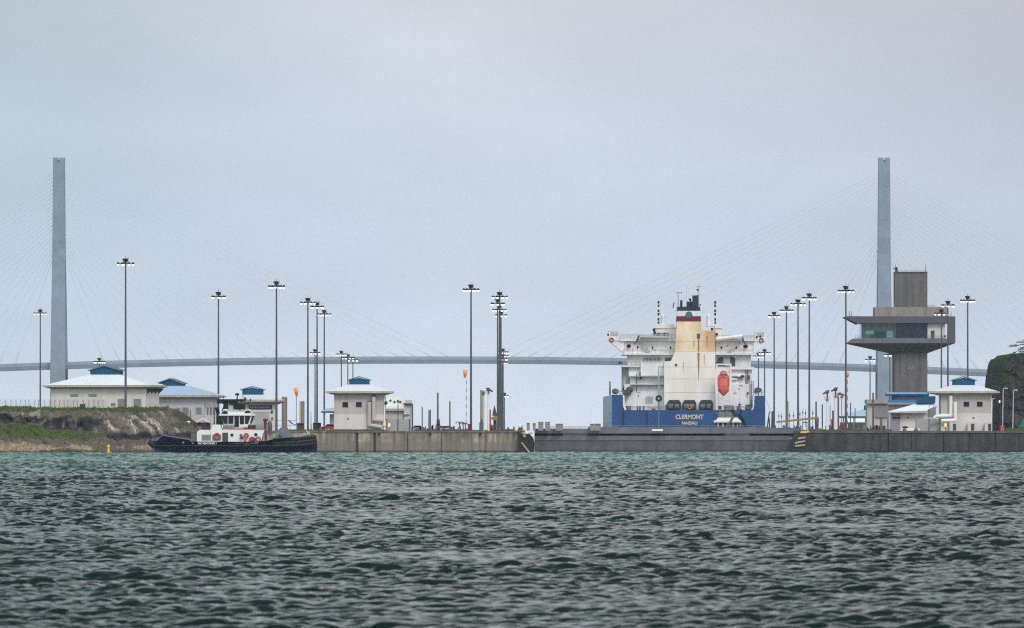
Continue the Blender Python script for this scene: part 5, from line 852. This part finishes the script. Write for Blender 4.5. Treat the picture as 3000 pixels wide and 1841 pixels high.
# ------------------------------------------------------------------ quay furniture
D = 1664
t = thing('fence', 'long wire fence with barbed Y-shaped post tops along the grassy bank', 'fence', (X(150, D), D, 7.9))
zt_ = Z(1172, D); z0_ = 7.7; px = -40
gaps = [11, 17, 11, 17, 16, 15, 14, 13]
i = 0
while px < 312:
    x = X(px, D); b = MB(); b.tube((x, D, z0_), (x, D, zt_ - .35), .035, n=5); b.tube((x, D, zt_ - .35), (x - .18, D - .2, zt_), .03, n=5); b.tube((x, D, zt_ - .35), (x + .18, D + .2, zt_), .03, n=5); b.build('post', GALVD, t); px += gaps[i % 8]; i += 1
b = MB(); xa, xb = X(-40, D), X(312, D)
for k in range(4): z = z0_ + .25 + (zt_ - .5 - z0_) * k / 3.2; b.tube((xa, D, z), (xb, D, z), .012, n=4)
for k in range(int((xb - xa) / .22)): b.tube((xa + k * .22, D, z0_), (xa + k * .22 + .4, D, zt_ - .4), .007, n=3, cap=False); b.tube((xa + k * .22 + .4, D, z0_), (xa + k * .22, D, zt_ - .4), .007, n=3, cap=False)
for o in (-.18, .18): b.tube((xa, D + o, zt_), (xb, D + o, zt_), .012, n=4)
b.build('wire_mesh', GALV, t)
D = 1655; t = thing('marker_block', 'dark square wooden block standing in the grass on top of the bank', 'block', (X(241, D), D, 7.6)); b = MB(); b.pb(D, 234, 1185.5, 249, 1206, .9); b.build('body', mat('dark_timber', (.06, .05, .035), .9, var=.4, scale=2), t); b = MB(); b.pb(D - .05, 233.5, 1184, 249.5, 1186, 1); b.build('cap', BRN, t)
for px, xw, y0, D, lab in ((832, 9.5, 1163, 1690, 'taller ribbed beige column right of the sign building'), (884, 7.5, 1176, 1760, 'shorter ribbed beige column behind the orange windsock')):
    t = thing('ribbed_column', lab, 'column', (X(px, D), D, GZ), 'ribbed beige columns'); b = MB(); r_ = xw * D / F; b.tube((X(px + 2, D), D, GZ - .3), (X(px + 2, D), D, Z(y0, D)), r_ * .75, r_ * .75, 20); b.build('shaft', BEIGE, t)
    b = MB()
    for k in range(14): a = 2 * math.pi * k / 14; b.tube((X(px + 2, D) + r_ * .76 * math.cos(a), D + r_ * .76 * math.sin(a), GZ), (X(px + 2, D) + r_ * .76 * math.cos(a), D + r_ * .76 * math.sin(a), Z(y0 + 1, D)), .035, n=4)
    b.build('ribs', BRN, t); b = MB(); b.box(X(px - 7, D), X(px - 2, D), D - .2, D + .6, GZ - .3, Z(y0 + 1, D)); b.build('riser', mat('riser_cream', (.56, .48, .37), .8, streak=.3), t)
def windsock(px, ys, ye, ybase, D, lab, banded, lean=4, pp=None, lx=0):
    pp = pp or px; t = thing('windsock', lab, 'windsock', (X(pp, D), D, GZ)); b = MB(); n = 14 if banded else 1; y0, y1 = ye - 2, 1266
    for k in range(n): b.k = (k % 2) if banded else 0; b.pole(D, pp, y0 + (y1 - y0) * k / n, y0 + (y1 - y0) * (k + 1) / n, .06, .06, 8)
    b.build('pole', [WHITE, RED] if banded else [GALV], t); b = MB(); P0 = (X(px + lx, D), D, Z(ys, D)); P1 = (X(px + lx + lean * .4, D), D - .3, Z((ys + ye) / 2, D)); P2 = (X(px + lx + lean, D), D - .1, Z(ye, D)); b.tube(P1, P0, .33, .38, 14); b.tube(P2, P1, .20, .33, 14); b.build('sock', ORANGE, t)
    b = MB(); b.ring((X(px + lx, D), D, Z(ys + 1, D)), .34, .03, 'z', 14, 4); b.build('ring', GALVD, t)
windsock(868, 1139, 1161, 1245, 1665, 'limp orange windsock on a plain grey pole, near the tugboat bow', False, 3, 868, -1)
windsock(1363, 1087, 1106, 1250, 1690, 'orange windsock on a thin red and white banded pole on the left quay', True, -1, 1366)
windsock(2482, 1092, 1104, 1255, 1705, 'small orange windsock on a banded pole, touching the mast near the control tower', True, 1, 2483)
def post(px, y0, w_, D, lab, m, name='dock_post', grp='upright posts on the left quay', cap=None):
    t = thing(name, lab, 'post', (X(px, D), D, GZ), grp); r_ = w_ / 2 * D / F; b = MB(); b.tube((X(px, D), D, GZ - .4), (X(px, D), D, Z(y0, D)), r_, r_ * .9, 10); b.build('shaft', m, t)
    b = MB(); b.tube((X(px, D), D, GZ), (X(px, D), D, GZ + .25), r_ * 1.7, r_ * 1.5, 10); b.build('base', BRN, t); b = MB(); b.ell((X(px, D), D, Z(y0, D)), r_ * .9, r_ * .9, r_ * .5); b.build('cap', m, t); return t
post(1237, 1193, 4, 1830, 'slim grey post, first right of the equipment building', GALV); post(1256.5, 1203, 4, 1850, 'grey post, left one of a touching pair', GALV); post(1260.5, 1201, 4, 1850, 'grey post, right one of a touching pair', GALVD); post(1282.5, 1152, 5.5, 1730, 'tallest brown post on the left quay with red gear at its foot', mat('rusty_ochre', (.20, .14, .07), .8, var=.25)); post(1318, 1177, 4.5, 1760, 'dark brown post left of the distant palms', BRN)
G2 = 'upright posts on the right quay'
post(2306.5, 1177, 7.5, 1850, 'thick mauve brown post behind the left part of the ochre boom', mat('mauve_brown', (.22, .17, .16), .8, streak=.3), grp=G2); post(2391, 1178, 5.5, 1830, 'rusty brown post crossing the right end of the ochre boom', MATS['rusty_ochre'], grp=G2); post(2409, 1186, 4, 1800, 'dark thin post between the ochre boom and the white fire towers', GALVD, grp=G2); post(2492, 1181, 3.4, 1720, 'dark post just right of the mast by the control tower', BRN, grp=G2); post(2505, 1197, 3, 1740, 'thin dark post in front of the lit tube lamp', GALVD, grp=G2); post(2558, 1152, 5.5, 1700, 'tall rust red post in front of the grey office block', mat('rust_red_steel', (.22, .11, .08), .8, var=.2, streak=.3), grp=G2); post(2432, 1188, 2.5, 1800, 'thin grey post seen between the two white fire towers', GALV, grp=G2)
def stanchion():
    t = thing('lamp_stanchion', 'x', 'lamp post', (0, 0, 0), 'thin lamp stanchions on the far lock wall'); b = MB(); b.tube((0, 0, 0), (0, 0, 3.6), .06, .05, 6); b.build('pole', GALV, t); b = MB(); b.ell((0, 0, 2.9), .14, .12, .3); b.tube((0, 0, 3.2), (0, 0, 4.0), .03, .01, 5); b.build('lamp_head', GALVD, t); return t
st = stanchion(); D = 1950
for i, (px, y0, lab) in enumerate(((2282, 1204, 'thin stanchion nearest the ship, left of the ochre boom middle'), (2290, 1206, 'second thin stanchion from the ship'), (2313, 1203, 'thin stanchion just right of the thick mauve brown post'), (2325, 1203, 'thin stanchion midway between two masts above the ochre boom'), (2343.5, 1199, 'thin stanchion just right of the third mast from the ship'), (2352, 1194, 'tallest thin stanchion right of the third mast from the ship'), (2360, 1196, 'thin stanchion left of the fourth mast from the ship'), (2381, 1196, 'thin stanchion between the fourth mast and the rusty brown post'))):
    o = st if i == 0 else copy_tree(st); o.location = (X(px, D), D, Z(y0, D) - 4.0); o['label'] = lab
def fire_tower(px, yh, yp, w_, D, lab, mono, ybase=1265, face=-1, body=WHITE):
    t = thing('fire_monitor_tower', lab, 'fire monitor', (X(px, D), D, GZ), 'white fire monitor towers on the quays'); r_ = w_ / 2 * D / F; b = MB(); b.tube((X(px, D), D, GZ - .3), (X(px, D), D, Z(yp, D)), r_, r_, 12); b.build('column', body, t)
    b = MB(); b.pole(D, px, yh, yp + 1, .16, .14); b.build('riser', BRN, t); b = MB(); b.tube((X(px, D), D, Z(yh, D)), (X(px + face * 13, D), D, Z(yh + 7, D)), .2, .13, 8); b.ell((X(px, D), D, Z(yh + 1, D)), .36, .3, .36); b.tube((X(px, D), D, Z(yh, D)), (X(px - face * 6, D), D, Z(yh - 4, D)), .14, .14, 8); b.build('monitor_head', mono, t)
    b = MB(); b.pb(D - .5, px - w_ * .8, yp - 1, px + w_ * .8, yp + 1, 1.2); b.rail(D - .5, px - w_, yp - 1, px + w_, yp - 1, .55, .4, .025, 2); b.build('platform', GALV, t); return t
fire_tower(1431, 1141, 1152, 6, 1660, 'white fire tower with crimson nozzle, tallest on the left quay', CRIM, face=1)
t = fire_tower(1415, 1150, 1155, 8, 1668, 'thick pale fire tower without a nozzle, left of the crimson one', GALV, face=-.2, body=mat('dirty_white', (.62, .60, .54), .7, streak=.35))
b = MB(); b.pole(1667, 1409, 1143, 1264, .14); b.build('pipe', BEIGE, t)
t = thing('fire_pump', 'red fire pump pipework with upright riser, between the fire tower and the dense mast row', 'pump', (X(1437, 1662), 1662, GZ)); b = MB(); b.pole(1662, 1434, 1200, 1266, .3, .24, 10); b.build('riser', RED, t); b = MB(); b.pb(1662.5, 1433, 1246, 1448, 1264, 1); b.ptube(1662.2, (1434, 1240), (1442, 1256), .2); b.build('pump_body', mat('dull_red', (.28, .04, .05), .6, var=.3), t)
t = thing('control_box', 'greenish grey control box at the foot of the thick pale fire tower', 'box', (X(1409, 1658), 1658, GZ)); b = MB(); b.pb(1658, 1404, 1238, 1416, 1265, .9); b.build('casing', mat('box_grey', (.12, .13, .12), .8, var=.3), t); b = MB(); b.pb(1658.1, 1408, 1229, 1414, 1238, .6); b.build('hood', BRN, t)
t = thing('barrier_boom', 'stubby ochre boom end seen beside the dense row of masts', 'boom', (X(1450, 1700), 1700, GZ)); b = MB(); b.pp(1700, [(1438, 1229), (1440, 1223), (1450, 1219), (1457, 1219), (1458, 1232), (1450, 1232)], 5); b.build('beam', OCH, t); b = MB(); b.pole(1702, 1450, 1230, 1262, .3); b.build('pedestal', GALVD, t); b = MB(); b.pp(1702, [(1442, 1219), (1446, 1196), (1449, 1187), (1452, 1200), (1457, 1219)], .3); b.build('bracket', GALVD, t)
t = thing('barrier_boom', 'long slanting ochre boom stretched above the right quay edge', 'boom', (X(2392, 1760), 1760, GZ)); b = MB(); b.pp(1760, [(2275, 1240), (2275, 1234.5), (2399, 1221.5), (2399, 1227.5)], .8); b.build('beam', OCH, t); b = MB(); b.pole(1760.4, 2393, 1228, 1264, .32, .4); b.build('pedestal', BRN, t); b = MB(); b.pole(1760.4, 2352, 1236, 1264, .08); b.pole(1760.4, 2364, 1236, 1264, .08); b.pb(1760.3, 2351, 1236, 2366, 1239, .4); b.build('rest', GALVD, t)
fire_tower(2423.5, 1148, 1172, 8, 1690, 'white fire tower with dark nozzle, left of two on the right quay', BRN, face=-1); fire_tower(2448, 1140, 1162, 7.5, 1668, 'white fire tower with crimson nozzle, right of two on the right quay', CRIM, face=-1)
t = thing('fire_pump', 'red hydrant pipe with sloping branch between the two white fire towers', 'pump', (X(2438, 1680), 1680, GZ)); b = MB(); b.pole(1680, 2440.5, 1203, 1264, .16); b.pole(1680, 2439, 1228, 1264, .24); b.build('riser', CRIM, t); b = MB(); b.pp(1680, [(2428, 1258), (2436, 1250), (2441, 1250), (2441, 1264), (2430, 1262)], .5); b.build('branch', RED, t)
t = thing('pipe_post', 'slender rust brown pipe right of the crimson-headed fire tower', 'pipe', (X(2456, 1675), 1675, GZ)); b = MB(); b.pole(1675, 2456, 1164, 1264, .16); b.build('shaft', MATS['rust_red_steel'], t); b = MB(); b.ptube(1675, (2446, 1163), (2457, 1163), .12); b.build('bracket', BRN, t)
t = thing('cluster_light', 'small light pole with ragged lamp cluster right of the fire towers', 'light pole', (X(2465, 1990), 1990, GZ)); b = MB(); b.pole(1990, 2466, 1166, 1264, .09); b.build('pole', GALV, t); b = MB(); [b.ell((X(px, 1990), 1990, Z(py, 1990)), .32, .3, .28) for px, py in ((2456, 1156), (2461, 1153), (2466, 1156), (2470, 1158), (2466, 1164))]; b.ptube(1990, (2454, 1157), (2474, 1157), .07); b.pole(1990, 2461, 1146, 1156, .04); b.build('lamp_cluster', mat('lamp_grey_green', (.16, .16, .13), .6, var=.3), t)
t = thing('hose_reel', 'round red hose reel on a stand near the mast by the control tower', 'hose reel', (X(2467, 1660), 1660, GZ)); b = MB(); b.tube((X(2467, 1660), 1660.3, Z(1248, 1660)), (X(2467, 1660), 1660, Z(1248, 1660)), .38, .38, 18); b.build('drum', mat('reel_red', (.30, .01, .035), .5), t); b = MB(); b.pole(1660.2, 2466, 1250, 1266, .08); b.pole(1660.2, 2469, 1250, 1266, .06); b.build('stand', BRN, t)
for px, y0, D, lab in ((1376, 1243, 1672, 'dark red hydrant box at the foot of the lone mast on the left quay'), (2937, 1249, 1655, 'coral red hydrant box under the first hooked lamp post by the cutting')):
    t = thing('hydrant_box', lab, 'hydrant', (X(px, D), D, GZ), 'red hydrant boxes'); m_ = mat('deep_red', (.2, .02, .03), .6) if px < 2000 else PINK; b = MB(); b.pb(D, px - 5, y0 + 2, px + 5, y0 + (14 if px > 2000 else 18), .7); b.build('casing', m_, t); b = MB(); b.pb(D - .1, px - 6, y0, px + 6, y0 + 2.2, .9); b.build('lid', m_, t)
t = thing('valve_gear', 'dark red and grey valve gear around the foot of the tallest brown post', 'valve', (X(1283, 1725), 1725, GZ)); b = MB(); b.ell((X(1284, 1725), 1724.5, Z(1236, 1725)), .34, .3, .6); b.build('valve_wheel', mat('maroon', (.16, .04, .045), .6, var=.3), t); b = MB(); b.pb(1724.6, 1278, 1242, 1290, 1264, .8); b.build('base', GALVD, t)
def vehicle(px, y0, y1, Lm, D, lab, m, name='parked_car', cat='car', cab=(.28, .78), grp='vehicles on the quays'):
    t = thing(name, lab, cat, (X(px, D), D, GZ), grp); c = X(px, D); zb = Z(y1, D); H = Z(y0, D) - zb; h = Lm / 2
    b = MB(); b.prism([(c - h, zb + .28), (c + h, zb + .28), (c + h, zb + H * .58), (c + h * (2 * cab[1] - 1), zb + H * .62), (c + h * (2 * cab[1] - 1.25), zb + H), (c + h * (2 * cab[0] - .85), zb + H), (c + h * (2 * cab[0] - 1.05), zb + H * .62), (c - h, zb + H * .56)], D, D + 1.8); b.build('body', m, t)
    b = MB(); b.prism([(c + h * (2 * cab[0] - .98), zb + H * .64), (c + h * (2 * cab[1] - 1.08), zb + H * .64), (c + h * (2 * cab[1] - 1.27), zb + H * .94), (c + h * (2 * cab[0] - .84), zb + H * .94)], D - .03, D); b.build('window', GLASS, t)
    for sx in (-.62, .62): b = MB(); b.tube((c + sx * h, D + .2, zb + .33), (c + sx * h, D - .06, zb + .33), .34, .34, 16); w_ = b.build('wheel', RUB, t); b = MB(); b.tube((c + sx * h, D - .05, zb + .33), (c + sx * h, D - .09, zb + .33), .17, .17, 12); b.build('rim', GALV, w_)
    return t
vehicle(967, 1243, 1262, 3.9, 1672, 'coral red car parked by the open shelter, nose left of the pump house', PINK); vehicle(2667, 1248, 1266, 3.3, 1652, 'white pickup parked at the grey fence below the low cream house', WHITE, 'pickup_truck', 'pickup', (.02, .45)); vehicle(1303, 1248, 1263, 4.0, 1780, 'pale grey van parked between two posts on the left quay', mat('pale_car', (.45, .46, .48), .4), 'parked_van', 'van', (.15, .9)); vehicle(1222, 1247, 1262, 3.6, 1790, 'grey car parked right of the equipment building', mat('grey_car', (.3, .32, .34), .4))
D = 1668
t = thing('storage_container', 'dark container with red end under a white gable canopy behind the tugboat stern', 'container', (X(598, D), D, GZ)); b = MB(); b.pb(D, 571, 1238, 614, 1264, 3); b.build('body', mat('container_dark', (.04, .045, .06), .6, var=.4, scale=1), t); b = MB(); b.pb(D - .06, 594, 1243, 608, 1262, .05); b.build('red_panel', CRIM, t); b = MB(); b.pb(D - .06, 579, 1249, 591, 1262, .05); b.build('pale_panel', GALV, t)
for pts, lab in (([(575, 1236), (594, 1225), (597, 1225), (614, 1237), (614, 1240), (596, 1229), (577, 1239)], 'white gable canopy over the dark container behind the tugboat stern'), ([(614, 1238), (630, 1228), (646, 1228), (646, 1238)], 'white canopy roof half hidden by the tugboat funnel')):
    t = thing('canopy', lab, 'canopy', (X(pts[1][0], D), D, GZ), 'white canopies behind the tugboat'); b = MB(); b.pp(D - .8, pts, 4.5); b.build('roof', WHITE, t); b = MB(); b.pole(D - .6, pts[0][0] + 2, 1238, 1264, .05); b.pole(D - .6, pts[-1][0] - 1, 1238, 1264, .05); b.build('leg', GALV, t)
t = thing('gangway', 'flat dark jetty platform with a rounded white light at its end, above the tugboat stern', 'jetty', (X(575, 1650), 1650, 3)); b = MB(); b.pb(1650, 556, 1259.5, 640, 1263, 3); b.build('deck', BLK, t); b = MB(); b.ell((X(552, 1650), 1650.5, Z(1237, 1650)), .36, .3, .2); b.pole(1650.5, 554, 1238, 1262, .05); b.build('lamp_head', WHITE, t)
for px, x1, y0, D, lab in ((870, 890, 1240, 1690, 'dark grey machine box below the shorter ribbed column'), (917, 940, 1239, 1685, 'dark grey machine box below the close trio of masts')):
    t = thing('machine_box', lab, 'machine', (X((px + x1) / 2, D), D, GZ), 'dark grey machine boxes'); b = MB(); b.pb(D, px, y0 + 1.5, x1, 1263, 2); b.build('casing', mat('machine_grey', (.065, .08, .085), .7, var=.3, scale=1.5), t); b = MB(); b.pb(D - .2, px - 1, y0, x1 + 1, y0 + 1.6, 2.4); b.build('lid', GALVD, t)
t = thing('handrail', 'thin grey handrail and stair behind the orange windsock pole', 'railing', (X(858, 1720), 1720, GZ)); b = MB(); b.rail(1720, 812, 1262, 868, 1262, 1.9, .9, .04, 2); b.build('rail', GALV, t); b = MB(); b.ptube(1720, (845, 1232), (858, 1243), .12); b.ptube(1720, (858, 1243), (872, 1246), .06); b.build('stair_string', BRN, t)
t = thing('white_post', 'short white post standing in the grass verge by the close trio of masts', 'post', (X(914.5, 1652), 1652, GZ)); b = MB(); b.pole(1652, 914.5, 1242, 1262, .13); b.build('shaft', WHITE, t); b = MB(); b.pole(1660, 911, 1206, 1262, .09, .05); b.build('rod', GALV, t)
t = thing('mooring_horn', 'cream V-shaped mooring horn on the quay edge above the tugboat bow', 'mooring horn', (X(902, 1640), 1640, 3.2)); b = MB(); b.pp(1639.6, [(897, 1262), (900, 1262), (906, 1275), (903, 1275)], .3); b.pp(1639.6, [(903, 1275), (906, 1262), (907, 1264), (906, 1275)], .3); b.build('horn', mat('cream_paint', (.75, .72, .58), .6), t); b = MB(); b.pb(1639.5, 888, 1269, 896, 1272, .4); b.build('pad', WALLG, t)
for px, y0, y1, D, lab in ((2939, 1138, 1264, 1700, 'white hooked lamp post, left of two in front of the dark cutting'), (2969, 1143, 1264, 1700, 'white hooked lamp post, right of two in front of the dark cutting'), (2907, 1168, 1264, 1690, 'small hooked lamp post touching the right corner of the pump house')):
    t = thing('lamp_post', lab, 'lamp post', (X(px, D), D, GZ), 'hooked white lamp posts'); b = MB(); b.ptube(D, (px - 2, y1), (px, y0 + 3), .10, .07, 8); b.ptube(D, (px, y0 + 3), (px + 2, y0), .07, .07); b.build('pole', WALLG, t); b = MB(); b.ptube(D, (px + 2, y0), (px + (13 if y0 < 1150 else 6), y0 + 1), .09, .12); b.build('lamp_arm', WALLG, t)
t = thing('bulkhead_lamp', 'small lit white lamp on a thin post before the rock cutting', 'lamp', (X(2929, 1800), 1800, GZ)); b = MB(); b.ell((X(2928.5, 1800), 1800, Z(1177, 1800)), .14, .12, .26); b.build('lens', LAMP, t); b = MB(); b.pole(1800, 2930, 1182, 1264, .05); b.build('post', GALVD, t)
t = thing('shade_tent', 'green canvas tent cut by the picture edge at the foot of the cutting', 'tent', (X(3010, 1680), 1680, GZ)); b = MB(); b.pp(1680, [(2988, 1252), (3000, 1228), (3014, 1220), (3040, 1252)], 4); b.build('canvas', GREENC, t); b = MB(); [b.pole(1680.2, px, 1252, 1266, .05) for px in (2990, 3038)]; b.build('leg', GALV, t)
b = None
def shackles(x0, x1, D, lab, n, seed):
    r = random.Random(seed); t = thing('pipe_rack', lab, 'pipe rack', (X((x0 + x1) / 2, D), D, GZ), 'pipe racks along the quay edges'); b = MB(); b.pb(D, x0, 1258, x1, 1265, 1.2); b.build('tray', mat('rack_mauve', (.13, .12, .14), .8, var=.4, scale=1.2), t); b = MB()
    for k in range(n): px = r.uniform(x0, x1); b.pb(D + .2, px, r.uniform(1245, 1256), px + r.uniform(2, 7), 1260, .6)
    b.build('fittings', mat('rack_grey', (.17, .18, .2), .8, var=.4, scale=1.5), t)
shackles(1214, 1282, 1700, 'low grey pipe rack right of the equipment building', 12, 1); shackles(1292, 1372, 1720, 'low grey pipe rack around the parked van', 9, 2); shackles(1455, 1512, 1720, 'low pipe rack right of the dense mast row', 8, 3); shackles(2246, 2345, 1750, 'low pipe rack beside the ship under the ochre boom', 22, 4); shackles(2372, 2470, 1720, 'low pipe rack at the feet of the fire towers', 16, 5); shackles(2500, 2610, 1690, 'low pipe rack in front of the grey office block', 18, 6)
for px, a, lab in ((2250, 2236, 'dark mooring crane with a slack cable just right of the ship hull'),):
    D = 1800; t = thing('mooring_crane', lab, 'crane', (X(px + 5, D), D, GZ)); b = MB(); b.ptube(D, (2247, 1262), (2254, 1206), .16, .1); b.ptube(D, (2256, 1262), (2253, 1222), .14, .1); b.ptube(D, (2248, 1240), (2256, 1230), .08); b.ptube(D, (2262, 1262), (2263, 1205), .22, .16); b.build('tower', GALVD, t); b = MB(); b.ptube(D, (2243, 1168), (2252, 1190), .07); b.ptube(D, (2252, 1190), (2262, 1222), .07); b.build('cable', WALLG, t)
t = thing('bird', 'tiny dark bird flying alone in the open sky', 'bird', (X(1179, 1500), 1500, Z(810, 1500)))
D = 1500; b = MB(); b.ell((X(1179, D), D, Z(810, D)), .09, .05, .05); b.add([P(1179, 810, 0) if False else (X(1179, D), D - .04, Z(810, D)), (X(1179, D), D + .06, Z(810, D)), (X(1182, D), D + .1, Z(805, D)), (X(1176.5, D), D - .1, Z(813, D))], [(0, 1, 2), (1, 0, 3)]); b.build('body', BLK, t)
# ------------------------------------------------------------------ haze
hm = bpy.data.materials.new('haze'); hm.use_nodes = True; ht = hm.node_tree; ht.nodes.remove(ht.nodes['Principled BSDF']); pv = ht.nodes.new('ShaderNodeVolumePrincipled')
pv.inputs['Color'].default_value = (.74, .87, 1.0, 1); pv.inputs['Density'].default_value = 3.6e-5; pv.inputs['Anisotropy'].default_value = .2
ht.links.new(pv.outputs[0], ht.nodes['Material Output'].inputs['Volume'])
tag(MB().box(-3100, 3100, -600, 9400, -25, 215).build('haze', hm), kind='stuff')
